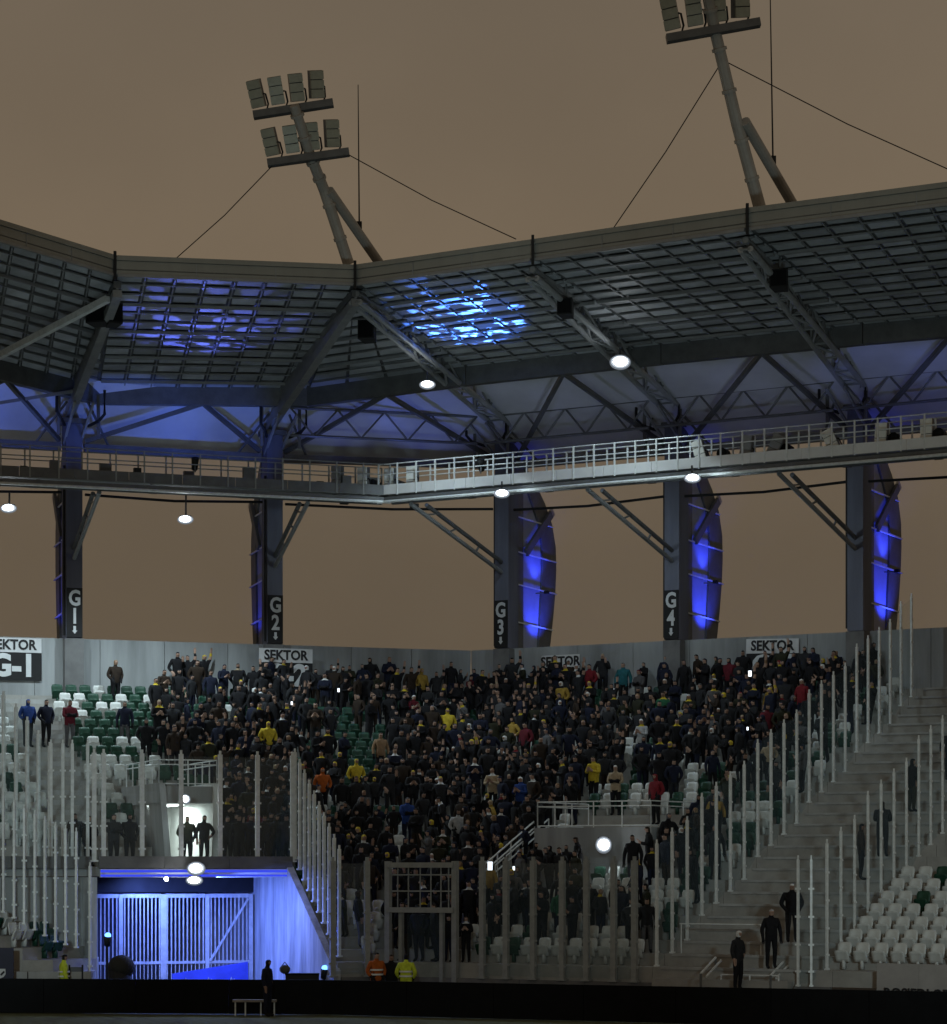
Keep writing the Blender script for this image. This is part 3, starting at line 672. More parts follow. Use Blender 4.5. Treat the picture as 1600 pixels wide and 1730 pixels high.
# blue wash lights behind the catwalk lighting the upper membrane
for A, B, en, cl in (('G0', 'G1', 330, (.09, .20, 1)), ('G1', 'G2', 360, (.08, .19, 1)), ('G2', 'G3', 130, (.14, .22, 1)), ('G3', 'G4', 42, (.45, .52, 1)), ('G4', 'G5', 46, (.45, .52, 1)), ('G5', 'G6', 90, (.2, .28, 1))):
    (p0, u0, n0), (p1, u1, n1) = COLS[A], COLS[B]
    for s in (.28, .72):
        n = (n0*(1-s)+n1*s).normalized(); dd = (DM-1.0 if A < 'G2' else 3.4 if A == 'G2' else DR-1.0)
        c = p0*(1-s)+p1*s-n*dd+V((0, 0, ZC-.1))
        t = thing('membrane_light', 'small blue wash light behind the catwalk ' + bayname[A] + (', left one' if s < .5 else ', right one'), 'light', c-zv*.1, 'wash lights behind the catwalk')
        MB().box(c, .3, .2, .16, u0, n0).build('housing', BLACK, t)
        ld = bpy.data.lights.new('wash', 'SPOT'); ld.energy = en; ld.color = cl; ld.spot_size = R_(72); ld.spot_blend = .6; ld.shadow_soft_size = .12
        lo = link(bpy.data.objects.new('wash', ld)); lo.parent = t; lo.location = (0, 0, .25)
        tg = p0*(1-s)+p1*s+n*(.9 if A < 'G2' else -1.2)+V((0, 0, 21.7 if A < 'G2' else 22.3)); lo.rotation_euler = (tg-c).to_track_quat('-Z', 'Y').to_euler()
# small blue stage lights beside the gate
for c, lab in ((V((PY(547, 0, 82.4).x, 82.4, 0)), 'blue stage light at the foot of the recess wall, right of the gate'), (V((PY(181, 0, 82.7).x, 82.7, 0)), 'cyan stage light at the left side of the gate')):
    h = 1.0 if c.x > -8 else 2.0
    t = thing('stage_light', lab, 'stage light', c, 'stage lights by the gate')
    MB().tube([c, c+zv*h], .04, 8).build('stand', BLACK, t)
    MB().tube([c+V((0, .05, h)), c+V((.03, -.08, h+.3))], .1, 10, .12).build('head', BLACK, t, True)
    MB().dome(c+V((.035, -.09, h+.31)), .10, .06, .10, 12, 6).build('lens', emit('lamp_cyan', (.12, .35, 1.0), 4), t, True)
# profile spotlights on the catwalk that throw a broken blue pattern up at the roof
def gobo(pos, aim, energy, ang, col, sc, thr, lab):
    d = (V(aim)-pos).normalized(); t = thing('profile_spotlight', lab, 'spotlight', pos-zv*.5, 'profile spotlights throwing blue light at the roof')
    MB().tube([pos-d*.45, pos], .11, 10, .14).build('barrel', BLACK, t, True)
    MB().beam(pos-zv*.5, pos-d*.2, .05, .05, up=V((1, 0, 0))).build('yoke', DSTEEL, t)
    ld = bpy.data.lights.new('beam', 'SPOT'); ld.energy = energy; ld.color = col; ld.spot_size = R_(ang); ld.spot_blend = .5; ld.shadow_soft_size = .04
    ld.use_nodes = True; tr = ld.node_tree; em = tr.nodes['Emission']
    g = tr.nodes.new('ShaderNodeTexCoord'); mp = tr.nodes.new('ShaderNodeMapping'); mp.inputs['Scale'].default_value = (sc, sc*1.9, sc); mp.inputs['Rotation'].default_value = (0, 0, .5)
    vo = tr.nodes.new('ShaderNodeTexVoronoi'); vo.inputs['Scale'].default_value = 1.0
    sp = tr.nodes.new('ShaderNodeSeparateColor'); ad = tr.nodes.new('ShaderNodeMath'); ad.operation = 'MULTIPLY_ADD'; ad.inputs[1].default_value = .55
    rp = tr.nodes.new('ShaderNodeValToRGB'); rp.color_ramp.elements[0].position = thr; rp.color_ramp.elements[1].position = thr+.07
    rp.color_ramp.elements[0].color = (1, 1, 1, 1); rp.color_ramp.elements[1].color = (.03, .03, .03, 1)
    tr.links.new(g.outputs['Normal'], mp.inputs[0]); tr.links.new(mp.outputs[0], vo.inputs['Vector']); tr.links.new(vo.outputs['Color'], sp.inputs[0])
    tr.links.new(sp.outputs[0], ad.inputs[0]); tr.links.new(vo.outputs['Distance'], ad.inputs[2]); tr.links.new(ad.outputs[0], rp.inputs[0]); tr.links.new(rp.outputs[0], em.inputs['Strength'])
    lo = link(bpy.data.objects.new('beam', ld)); lo.parent = t; lo.location = zv*.5+d*.08
    lo.rotation_euler = d.to_track_quat('-Z', 'Y').to_euler()
gobo(cat_at(812, .3, 1.0), PY(788, 550, 94.0), 25000, 48, (.07, .22, 1), 13, .55, 'dark profile spotlight on the right catwalk below the blue roof pattern')
gobo(cat_at(330, .3, 1.0), PY(345, 560, 94.5), 1700, 74, (.13, .18, 1), 7, .66, 'dark profile spotlight on the left catwalk below the violet roof')

# ------------------------------------------------------------------ gate recess
ORD = 'first second third fourth fifth sixth seventh eighth ninth tenth eleventh twelfth thirteenth fourteenth fifteenth sixteenth seventeenth eighteenth nineteenth'.split()
TENS = ['', '', 'twent', 'thirt', 'fort', 'fift', 'sixt']
def oword(n):
    if n < 20: return ORD[n-1]
    t, r = divmod(n, 10)
    return TENS[t]+'ieth' if r == 0 else TENS[t]+'y-'+ORD[r-1]
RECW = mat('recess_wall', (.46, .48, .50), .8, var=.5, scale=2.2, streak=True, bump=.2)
rec = thing('gate_recess', 'pale concrete walls of the blue-lit recess around the gate', 'wall', M(-15.5, 14.4, 0))
b = MB()        # right wall, falling with the slope of the seats
def sw(d, off, z): q_ = M(aside(d)+off, d); return V((q_.x, q_.y, z))
for d0, d1, z0, z1 in ((9.0, 14.4, 3.9, 3.9), (14.4, 17.45, 4.12, 4.12), (17.46, 21.7, 4.62, 1.25)):
    MB().hexa([sw(d0, -.22, 0), sw(d0, 0, 0), sw(d1, 0, 0), sw(d1, -.22, 0), sw(d0, -.22, z0), sw(d0, 0, z0), sw(d1, 0, z1), sw(d1, -.22, z1)]).build('right_wall', RECW, rec)
p = [M(-19.05, 13.4), M(-18.82, 13.4), M(-18.82, 17.5), M(-19.05, 17.5)]
MB().prism([(v.x, v.y) for v in p], 0, 4.12).build('left_wall', RECW, rec)
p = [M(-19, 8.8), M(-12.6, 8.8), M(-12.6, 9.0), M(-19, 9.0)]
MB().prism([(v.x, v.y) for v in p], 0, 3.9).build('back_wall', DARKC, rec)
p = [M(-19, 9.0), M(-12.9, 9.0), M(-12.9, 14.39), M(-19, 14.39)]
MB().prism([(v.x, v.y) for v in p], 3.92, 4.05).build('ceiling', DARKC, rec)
p = [M(-18.8, 14.42), M(-12.8, 14.42), M(-12.8, 14.62), M(-18.8, 14.62)]
MB().prism([(v.x, v.y) for v in p], 3.62, 4.13).build('lintel', BLACK, rec)
bmx = thing('light_beam', 'blue-lit steel beam with LED strips under the platform edge', 'beam', M(-15.6, 17.6, 4.2))
for z, h, m_, o in ((4.245, .26, WHITE, 0), (4.31, .08, STRIPB, .07), (4.17, .07, STRIPB, .07)):
    MB().beam(M(-18.75, 17.62+o, z), M(-12.55, 17.62+o, z), .12 if o == 0 else .03, h).build('beam' if o == 0 else 'led_strip', m_, bmx)
ld = bpy.data.lights.new('recess_light', 'AREA'); ld.shape = 'RECTANGLE'; ld.size = 5.2; ld.size_y = .5; ld.energy = 460; ld.color = (.14, .24, 1)
lo = link(bpy.data.objects.new('recess_light', ld)); lo.location = M(-15.6, 17.2, 4.08); lo.rotation_euler = (V((.15, .25, -1))).to_track_quat('-Z', 'Y').to_euler()
for i, (px, py, Y) in enumerate(((281, 1485, 83.9),)):
    c = PY(px, py, Y); t = thing('gate_spot', 'tiny bright spot lamp left of the lamps over the gate', 'lamp', c); MB().dome(c, .07, .06, .07).build('lens', LAMPW, t, True)
    MB().box(c+V((0, .1, 0)), .12, .12, .12).build('housing', BLACK, t)
ld = bpy.data.lights.new('tunnel_light', 'POINT'); ld.energy = 40; ld.color = (.08, .14, 1); ld.shadow_soft_size = .2
lo = link(bpy.data.objects.new('tunnel_light', ld)); lo.location = M(-17.6, 10.6, 2.2)
# the gate
GD = 14.75
ga0, ga1 = aM(150, GD), aM(426, GD)
def gp(a, z, o=0): return M(a, GD+o, z)
GATEM = mat('gate_paint', (.52, .55, .58), .5, var=.22, scale=3)
gate = thing('steel_gate', 'tall white steel bar gate lit blue in the recess', 'gate', gp((ga0+ga1)/2, 0))
W_ = ga1-ga0; st = [ga0, aM(204, GD), aM(276, GD), aM(350, GD), ga1-.05]
for i, a in enumerate(st): MB().box(gp(a, 1.8), .13 if i != 2 else .2, .1, 3.5, uM, mM).build('post', GATEM, gate)
for z, h in ((3.5, .13), (1.32, .09), (.14, .1)):
    for i in range(4): MB().box(gp((st[i]+st[i+1])/2, z, -.003), st[i+1]-st[i]-.14, .07, h, uM, mM).build('rail', GATEM, gate)
for i in range(4):
    n = max(3, int((st[i+1]-st[i])/.125))
    for j in range(1, n):
        a = st[i]+(st[i+1]-st[i])*j/n
        MB().box(gp(a, 2.41), .04, .03, 2.12, uM, mM).build('bar', GATEM, gate)
        MB().box(gp(a, .74), .022, .02, 1.08, uM, mM).build('bar', GALV, gate)
MB().beam(gp(st[3]+.08, 1.36, .06), gp(st[4]-.1, 3.4, .06), .05, .07).build('diagonal_brace', GATEM, gate)
tb = thing('blue_board', 'bright blue board with white scrawls leaning before the gate', 'board', gp(-15.4, 0, 1.2))
a0, a1 = aM(290, 16), aM(418, 16)
MB().hexa([M(a0, 16.25, .02), M(a1, 16.25, .02), M(a1, 16.2, .02), M(a0, 16.2, .02), M(a0, 16.05, 1.0), M(a1, 16.05, 1.36), M(a1, 16.0, 1.36), M(a0, 16.0, 1.0)]).build('panel', TARP, tb)
for i in range(9):
    a = a0+(a1-a0)*(i+.6)/10; z = .62+.1*math.sin(i*2.1)
    MB().tube([M(a-.06, 16.27, z), M(a, 16.27, z+.16), M(a+.05, 16.27, z+.02), M(a+.1, 16.27, z+.12)], .022, 5).build('scrawl', LETW, tb)

# ------------------------------------------------------------------ stairwells in the seating
vom = thing('stairwell', 'lit white stairwell opening in the left seating with railing above', 'stairwell', M((VA0+VA1)/2, 14.4, ZP))
INW = mat('stairwell_white', (.68, .70, .67), .7, var=.08, scale=2)
for a, nm in ((VA0+.1, 'side_wall'), (VA1-.1, 'side_wall')):
    s = .22 if a < -15 else -.10
    MB().hexa([M(a-.1+s, 8.6, ZP), M(a+.1+s, 8.6, ZP), M(a+.1+s, 14.6, ZP), M(a-.1+s, 14.6, ZP), M(a-.1, 8.6, 7.2), M(a+.1, 8.6, 7.2), M(a+.1, 14.6, 7.2), M(a-.1, 14.6, 7.2)]).build(nm, INW if a > -15 else CONC, vom)
MB().prism([(v.x, v.y) for v in (M(VA0, 8.5), M(VA1, 8.5), M(VA1, 8.62), M(VA0, 8.62))], ZP, 7.2).build('back_wall', INW, vom)
MB().prism([(v.x, v.y) for v in (M(VA0, 8.7), M(VA1, 8.7), M(VA1, 14.41), M(VA0, 14.41))], ZP-.25, ZP-.01).build('floor', CONC, vom)
MB().prism([(v.x, v.y) for v in (M(VA0+.02, 8.65), M(VA1-.02, 8.65), M(VA1-.02, 14.4), M(VA0+.02, 14.4))], 6.55, 7.1).build('lintel', CONC, vom)
def railing(t, pts, h, zf=(1.0, .82, .08), post=.9, r=.022):
    for (p0, p1) in zip(pts, pts[1:]):
        for z in zf: MB().tube([p0+zv*h*z, p1+zv*h*z], r, 6).build('rail', GALV, t)
        n = max(1, round((p1-p0).length/post))
        for i in range(n+1): q_ = p0*(1-i/n)+p1*(i/n); MB().tube([q_, q_+zv*h], r*1.1, 6).build('rail_post', GALV, t)
railing(vom, [M(VA0+.05, 9.5, 7.12), M(VA0+.05, 14.35, 7.12), M(VA1-.05, 14.35, 7.12), M(VA1-.05, 9.5, 7.12)], .85)
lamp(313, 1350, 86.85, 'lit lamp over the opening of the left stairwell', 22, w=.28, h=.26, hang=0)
ld = bpy.data.lights.new('stairwell_light', 'AREA'); ld.shape = 'RECTANGLE'; ld.size = 1.2; ld.size_y = 3; ld.energy = 130; ld.color = (.88, 1, .97)
lo = link(bpy.data.objects.new('stairwell_light', ld)); lo.location = M((VA0+VA1)/2, 11.6, 6.5)
tl = thing('ceiling_light', 'bright ceiling light inside the left stairwell', 'lamp', M((VA0+VA1)/2, 11.6, 6.53)); MB().box(M((VA0+VA1)/2, 11.6, 6.525), .5, 2.4, .03, uM, mM).build('tube_cover', emit('tube_white', (.9, 1, .97), 6), tl)
v2 = thing('stairwell', 'grey concrete stairwell box among the crowd with railing on top', 'stairwell', Rr(aR(1005, 15), 15, 4.0))
b0, b1 = aR(903, 15.2), aR(1100, 15.2)
for q_, z0, z1, nm in (((b0, b1, 15.0, 15.2), 3.4, 5.72, 'front_wall'), ((b0, b0+.2, 11.4, 15.0), 3.4, 5.72, 'side_wall'), ((b1-.2, b1, 11.4, 15.0), 3.4, 5.72, 'side_wall'), ((b0+.2, b1-.2, 11.4, 14.99), 5.5, 5.7, 'roof_slab')):
    p = [Rr(q_[0], q_[2]), Rr(q_[1], q_[2]), Rr(q_[1], q_[3]), Rr(q_[0], q_[3])]
    MB().prism([(v.x, v.y) for v in p], z0, z1).build(nm, CONCW, v2)
railing(v2, [Rr(b0+.06, 11.6, 5.72), Rr(b0+.06, 15.1, 5.72), Rr(b1-.06, 15.1, 5.72), Rr(b1-.06, 11.6, 5.72)], .85, post=1.05)
sr = thing('stair_railing', 'sloping steel stair railing beside the concrete stairwell box', 'railing', PY(815, 1462, 84.8))
for o, dx in ((0, 0), (.9, 20)):
    q0, q1 = PY(817+dx, 1462, 84.6+o), PY(907+dx, 1384, 89.2+o)
    for z in (0, -.22): MB().tube([q0+zv*z, q1+zv*z], .028, 6).build('rail', GALV, sr)
    for i in range(5): c = q0*(1-i/4)+q1*(i/4); MB().tube([c-zv*.85, c], .025, 6).build('rail_post', GALV, sr)

# ------------------------------------------------------------------ glass fences
def fence(lab, posts, pw=.10, pd=.10, loc=None, glass=True, clamps=True, pm=None):
    """posts: list of (base point, height)"""
    t = thing('glass_fence', lab, 'fence', posts[0][0], 'glass fences of the away sector')
    for i, (p, h) in enumerate(posts):
        q = posts[min(i+1, len(posts)-1)][0]-posts[max(i-1, 0)][0]; q.z = 0; u = q.normalized(); n = V((u.y, -u.x, 0))
        b = MB().box(p+zv*h/2, pd, pw, h, u, n); b.box(p+zv*.03, pd*1.8, pw*1.8, .05, u, n)
        b.box(p+zv*(h+.06), pd*.5, pw*.6, .12, u, n)
        if clamps:
            for f in (.12, .33, .55, .77): b.box(p+zv*h*f+n*.02, pd+.10, pw*.5, .06, u, n)
        b.build('post', pm or GALV, t)
    if glass:
        for (p, h), (q, h2) in zip(posts, posts[1:]):
            u = (q-p); u.z = 0; L = u.length; u.normalize(); n = V((u.y, -u.x, 0))*.006
            if L < .3: continue
            a, c = p+(q-p)*((pd/2+.02)/L), q-(q-p)*((pd/2+.02)/L)
            MB().hexa([a-n+zv*.1, c-n+zv*.1, c+n+zv*.1, a+n+zv*.1, a-n+zv*(h-.08), c-n+zv*(h2-.08), c+n+zv*(h2-.08), a+n+zv*(h-.08)]).build('glass_pane', GLASS, t)
    return t
def gR(a, d): return Rr(a, d, zrow(min(26, max(0, int(d/RUN)))))
fence('glass fence climbing the seats right of the crowd, tall grey posts', [(gR(19.2, 21.3-1.0*i), 3.62) for i in range(21)], .075, .085)
fence('glass fence climbing the stand at the right edge beside white seats', [(Rr(23.9, 21.72, 1.05), 3.6), (Rr(24.3, 21.72, 1.05), 3.6)]+[(gR(24.6, 21.3-1.0*i), 3.6) for i in range(18)], .065, .065)
fp = [(M(aM(562, 21.75), 21.75, 1.05), 3.58), (M(aM(620, 21.75), 21.75, 1.05), 3.58)]
fence('short glass fence by the gate side of the white seats', fp, .15, .16, pm=POSTD)
fp = [(Rr(aR(px, 21.75), 21.75, 1.05), 3.58) for px in (815, 855, 901, 950, 991, 1037, 1072)]
fence('glass fence along the front of the standing crowd', fp, .15, .16, pm=POSTD)
fence('dense barred fence falling with the slope beside the gate recess', [(sw(17.6+.42*i, .08, 4.66-.80*.42*i+.02), 3.45-.012*i) for i in range(10)], .09, .09)
fence('glass fence on the platform edge above the gate', [(M(aM(px, 17.6), 17.6, 4.6), 3.42) for px in (159, 175, 240, 306, 372, 435, 494)], .11, .13)
fence('glass fence on the left walkway above the left steps', [(M(aM(px, 16.5), 16.5, 4.6), 3.75) for px in (86, 106, 122, 148)], .09, .09)
lf = []
for i, (px, py) in enumerate(((-14, 1152), (6, 1174), (27, 1195), (46, 1217), (65, 1240), (84, 1260))):
    Y = 89-.9*i; q = PY(px, py, Y); d = cM(q)[1]; zb = zrow(int(d/RUN)) if d < 14.4 else ZP
    lf.append((V((q.x, q.y, zb)), q.z-zb))
fence('glass fence climbing the far left stand with white-lit posts', lf, .1, .1)
fence('low left glass fence beside the corner seats and steward', [(PY(152, 1655, 82.0), 3.5)]+[(PY(px, py, Y), 3.6) for px, py, Y in ((129, 1602, 82.1), (111, 1597, 82.15), (94, 1592, 82.2), (76, 1582, 82.3), (59, 1572, 82.4), (41, 1562, 82.45), (24, 1552, 82.5), (6, 1542, 82.6), (-12, 1532, 82.7))], .07, .07)
# steel door frame in the front fence
df = thing('fence_door', 'grey steel door frame with barred transom in the front fence', 'gate', Rr(aR(712, 21.75), 21.75, 0))
fr = lambda px, z: (M(aM(px, 21.75), 21.75, z) if px < 665 else Rr(aR(px, 21.75), 21.75, z))
for px in (656, 769): MB().beam(fr(px, .1), fr(px, 4.62), .17, .17, up=uR).build('post', POSTD, df)
for px in (678, 747): MB().beam(fr(px, .1), fr(px, 3.05), .14, .12, up=uR).build('door_post', POSTD, df)
for z, h in ((4.5, .16), (3.12, .16)): MB().beam(fr(656, z)+mR*.1, fr(769, z)+mR*.1, .1, h).build('crossbar', POSTD, df)
for px in (672, 690, 710, 728, 745, 758): MB().beam(fr(px, 3.2), fr(px, 4.42), .03, .03, up=uR).build('bar', POSTD, df)
for z in (4.2, 3.7): MB().beam(fr(660, z), fr(766, z), .03, .04).build('bar', POSTD, df)
MB().hexa([fr(688, 1.0)-mR*.01, fr(742, 1.0)-mR*.01, fr(742, 1.0)+mR*.01, fr(688, 1.0)+mR*.01, fr(688, 3.0)-mR*.01, fr(742, 3.0)-mR*.01, fr(742, 3.0)+mR*.01, fr(688, 3.0)+mR*.01]).build('glass_pane', GLASS, df)
railing(df, [Rr(aR(715, 21.3), 21.3, .3), Rr(aR(742, 20.4), 20.4, .75)], .9)
# handrails on the bare stairway
for i, (x0, y0, x1, y1, lab) in enumerate(((1184, 1645, 1209, 1618, 'short pale handrail left of the stewards on the stairs'), (1302, 1648, 1328, 1620, 'short pale handrail right of the stewards on the stairs'))):
    q0, q1 = PY(x0, y0, 75.6), PY(x1, y1, 77.0); t = thing('handrail', lab, 'handrail', q0-zv*.8, 'handrails at the foot of the stairs')
    for o in (0, .16): MB().tube([q0+V((o, 0, -o*.5)), q1+V((o, 0, -o*.5))], .035, 6).build('rail', GALV, t)
    for c in (q0, q1): MB().tube([c-zv*1.0, c], .04, 6).build('leg', DSTEEL, t)
t = thing('crowd_barrier', 'low dark steel barrier across the foot of the stairs', 'barrier', Rr(22.0, 22.0, 0))
railing(t, [Rr(21.6, 21.95, 0), Rr(23.4, 21.95, 0)], 1.35, zf=(1.0, .7), post=.9)
t = thing('pipe_rail', 'thin horizontal steel rail across the stair aisle', 'rail', Rr(19.4, 20.2, 2)); MB().tube([Rr(19.3, 20.0, 2.75), Rr(22.0, 20.0, 2.75)], .02, 6).build('tube', GALV, t)
for a in (19.35, 21.95): MB().tube([Rr(a, 20.0, 1.85), Rr(a, 20.0, 2.75)], .02, 6).build('leg', GALV, t)

# ------------------------------------------------------------------ perimeter boards
bd0, bd1, bd2 = PZ(-80, 1711.5, 0), PZ(545, 1715, 0), PZ(1640, 1742, 0)
for p0, p1, lab, n in ((bd0, bd1, 'black perimeter advertising board in front of the gate', 4), (bd1, bd2, 'black perimeter advertising board before the standing crowd', 7)):
    u = (p1-p0).normalized(); nn = V((-u.y, u.x, 0)); t = thing('advertising_board', lab, 'board', p0, 'perimeter boards along the pitch')
    L = (p1-p0).length
    for i in range(n):
        c = p0+u*(L*(i+.5)/n)+zv*.54
        MB().box(c, L/n-.015, .12, 1.03, u, nn).build('panel', BOARD, t)
        MB().beam(c+nn*.08-zv*.3, c+nn*.55-zv*.52, .05, .05).build('prop', BLACK, t)
b = PY(-2, 1640, 80.95); t = thing('billboard', 'dark navy board with a white emblem at the lower left edge', 'board', (b.x, b.y, 0))
MB().box(PY(0, 1629, 81.1), .82, .1, 1.0).build('panel', mat('navy_board', (.012, .012, .035), .6), t)
MB().box(PY(0, 1675, 81.1), .12, .08, 1.1).build('stand', BLACK, t)
c = PY(4, 1644, 81.03)
g = MB(); ring = [c+V((x, 0, z)) for x, z in ((-.09, .13), (.09, .13), (.1, -.03), (.04, -.12), (-.09, -.17))]
k = len(g.v); g.v += ring+[q_+V((0, .012, 0)) for q_ in ring]; g.f.append((4, 3, 2, 1, 0)); g.f.append((5, 6, 7, 8, 9))
g.f += [(i, (i+1) % 5, (i+1) % 5+5, i+5) for i in range(5)]; g.build('emblem', LETW, t)
MB().beam(c+V((-.05, -.012, -.06)), c+V((.06, -.012, .05)), .02, .05).build('emblem_stroke', LETB, t)
q0, q1 = Rr(26.2, 22.1), Rr(32, 22.1)
q0 = PY(1482, 1660, 74.05); q1 = PY(1680, 1660, 71.7); u = (q1-q0); u.z = 0; u.normalize(); nn = V((u.y, -u.x, 0))
t = thing('cloth_banner', 'grey cloth banner over the parapet below the white seats', 'banner', (q0.x, q0.y, 0))
for i in range(3):
    a, c_ = q0+u*(1.35*i+.004), q0+u*(1.35*(i+1)-.004)
    MB().box(((a.x+c_.x)/2, (a.y+c_.y)/2, 1.12), 1.342, .06+.02*(i % 2), 1.3, u, nn).build('cloth_panel', mat('banner_grey', (.36, .35, .34), .85, var=.12, scale=1.5), t)
o = q0+u*1.3+nn*.062; text('ROSIEDLOT', .42, LETB, t, (o.x, o.y, .93), u, zv, 'lettering', sx=.95)

# ------------------------------------------------------------------ seats
sb = MB()
def shell(w0, w1, h, tilt, z0, y0, th=.03, nx=5, nz=4, curve=.05):
    b = MB(); fr_, bk = [], []
    for j in range(nz+1):
        t = j/nz; z = z0+h*t; w = w0+(w1-w0)*t - (.08 if j == nz else 0)
        fr_.append([V((w*(i/nx-.5), y0+tilt*t-curve*(1-(2*i/nx-1)**2)*-1-.02, z+(.0 if j < nz else -.02*abs(2*i/nx-1)))) for i in range(nx+1)])
        bk.append([q_+V((0, th, 0)) for q_ in fr_[-1]])
    b.grid(fr_); n0 = len(b.f); b.grid([r[::-1] for r in bk])
    m_ = nx+1; B = m_*(nz+1)
    for i in range(nx): b.f.append((nz*m_+i, nz*m_+i+1, B+nz*m_+nx-i-1, B+nz*m_+nx-i)); b.f.append((i+1, i, B+nx-i, B+nx-i-1))
    for j in range(nz): b.f.append((j*m_, (j+1)*m_, B+(j+1)*m_+nx, B+j*m_+nx)); b.f.append(((j+1)*m_+nx, j*m_+nx, B+j*m_, B+(j+1)*m_))
    return b
# seat faces -Y locally: back shell behind, folded pan in front
def mesh_of(b, name):
    me = bpy.data.meshes.new(name); me.from_pydata([tuple(v) for v in b.v], [], b.f); me.update()
    me.polygons.foreach_set('use_smooth', [True]*len(me.polygons)); return me
ME_BACK = mesh_of(shell(.40, .43, .40, .06, .40, .10), 'backrest')
pan = shell(.40, .42, .34, -.16, .24, .02, th=.05, curve=.03); pan.box((0, .09, .2), .08, .16, .34)
ME_PAN = mesh_of(pan, 'seat_pan')
for me in (ME_BACK, ME_PAN): me.materials.append(PLW)
SEATS = []
def seat(pos, rot, white, block, row):
    SEATS.append((block, row, proj(pos)[0], pos, rot+random.uniform(-.03, .03), white))
def make_seat(pos, rot, white):
    o = link(bpy.data.objects.new('stadium_seat', ME_PAN)); o.location = pos; o.rotation_euler = (0, 0, rot)
    c = link(bpy.data.objects.new('backrest', ME_BACK)); c.parent = o
    if not white:
        for x in (o, c): x.material_slots[0].link = 'OBJECT'; x.material_slots[0].material = PLG
    return o
rotM = math.atan2(mM.x, -mM.y); rotR = math.atan2(mR.x, -mR.y); rotL = math.atan2(-nL.x, nL.y)

# ------------------------------------------------------------------ people
def person_mesh(name, arms, legs='stand', bulk=1.0, hood=False, gloves=False):
    """one skinned body; arms: two lists of joints (elbow, wrist, finger direction)"""
    vs, ed, rad = [], [], []
    def add(p, r, par=None):
        vs.append(V(p)); rad.append(r if isinstance(r, tuple) else (r, r))
        if par is not None: ed.append((par, len(vs)-1))
        return len(vs)-1
    k = bulk
    pel = add((0, 0, .96), (.175*k, .135*k)); sp = add((0, .005, 1.14), (.17*k, .135*k), pel); ch = add((0, .0, 1.33), (.19*k, .145*k), sp)
    nb = add((0, .01, 1.46), (.11, .095), ch); nk = add((0, 0, 1.52), .062, nb); h0 = add((0, -.015, 1.575), (.07, .08), nk)
    h1 = add((0, -.012, 1.655), (.088, .10), h0); h2 = add((0, -.005, 1.735), (.07 if not hood else .08, .08 if not hood else .09), h1)
    add((0, -.125, 1.63), .016, h1)
    hands = []
    for s, (el, wr, fd) in zip((1, -1), arms):
        sh = add((.185*s*k, .01, 1.40), .082*k, ch); e_ = add((el[0]*s, el[1], el[2]), .066*k, sh)
        w_ = add((wr[0]*s, wr[1], wr[2]), .046, e_); f = V((fd[0]*s, fd[1], fd[2])).normalized()
        pm = V((wr[0]*s, wr[1], wr[2]))+f*.07; pl_ = add(pm, .036, w_); hands.append(pm)
        sd = f.cross(V((0, 1, .3))).normalized()
        for q_, ln in ((-.03, .06), (-.01, .075), (.012, .07), (.032, .055)):
            a_ = add(pm+sd*q_*1.1+f*.045, .011, pl_); add(pm+sd*q_*1.2+f*(.045+ln)+V((0, -.012, 0)), .009, a_)
        a_ = add(pm-sd*.045*s+f*.0, .012, pl_); add(pm-sd*.06*s+f*.045, .010, a_)
    for s in (1, -1):
        hp = add((.095*s, 0, .88), .105*k, pel); kn = add((.105*s, -.02 if s > 0 else .0, .49), .075, hp)
        an = add((.11*s, .03, .10), .052, kn); t0 = add((.115*s, -.05, .055), .05, an); add((.125*s, -.16, .045), .038, t0)
    me = bpy.data.meshes.new(name); me.from_pydata([tuple(v) for v in vs], ed, []); me.update()
    o = link(bpy.data.objects.new('tmp', me)); o.modifiers.new('s', 'SKIN'); sub = o.modifiers.new('d', 'SUBSURF'); sub.levels = 1; sub.render_levels = 1
    for i, sv in enumerate(me.skin_vertices[0].data): sv.radius = rad[i]; sv.use_root = (i == 0)
    dg = bpy.context.evaluated_depsgraph_get(); nm = bpy.data.meshes.new_from_object(o.evaluated_get(dg)); bpy.data.objects.remove(o)
    nm.name = name; nm.materials.clear()
    for i in range(6): nm.materials.append(None)
    for f in nm.polygons:
        c = f.center; s = 0
        if min((c-h).length for h in hands) < .12 and (abs(c.x) > .12 or c.y < -.15): s = 4 if gloves else 2
        elif c.z > 1.545:
            s = 3 if (c.z > 1.668 or c.y > -.015 or (hood and c.y > -.075)) else 2
        elif c.z > 1.455 and abs(c.x) < .1: s = 5
        elif c.z < .13: s = 4
        elif c.z < .84 and abs(c.x) < .2: s = 1
        f.material_index = s; f.use_smooth = True
    return nm
dn = ((.27, .02, 1.13), (.27, -.06, .90), (0, -.15, -1)); pk = ((.30, .05, 1.14), (.20, -.08, .98), (-.3, -.5, -.6))
cl = ((.25, -.06, 1.15), (.07, -.26, 1.22), (-.5, -.4, .6)); fo = ((.25, -.06, 1.13), (-.02, -.20, 1.18), (-1, 0, .15)); ph = ((.25, -.08, 1.16), (.13, -.28, 1.42), (-.1, -.3, .9)); hp_ = ((.36, .06, 1.16), (.21, -.02, 1.0), (-.6, -.5, -.2)); up_ = ((.30, -.02, 1.60), (.28, -.06, 1.83), (0, -.1, 1))
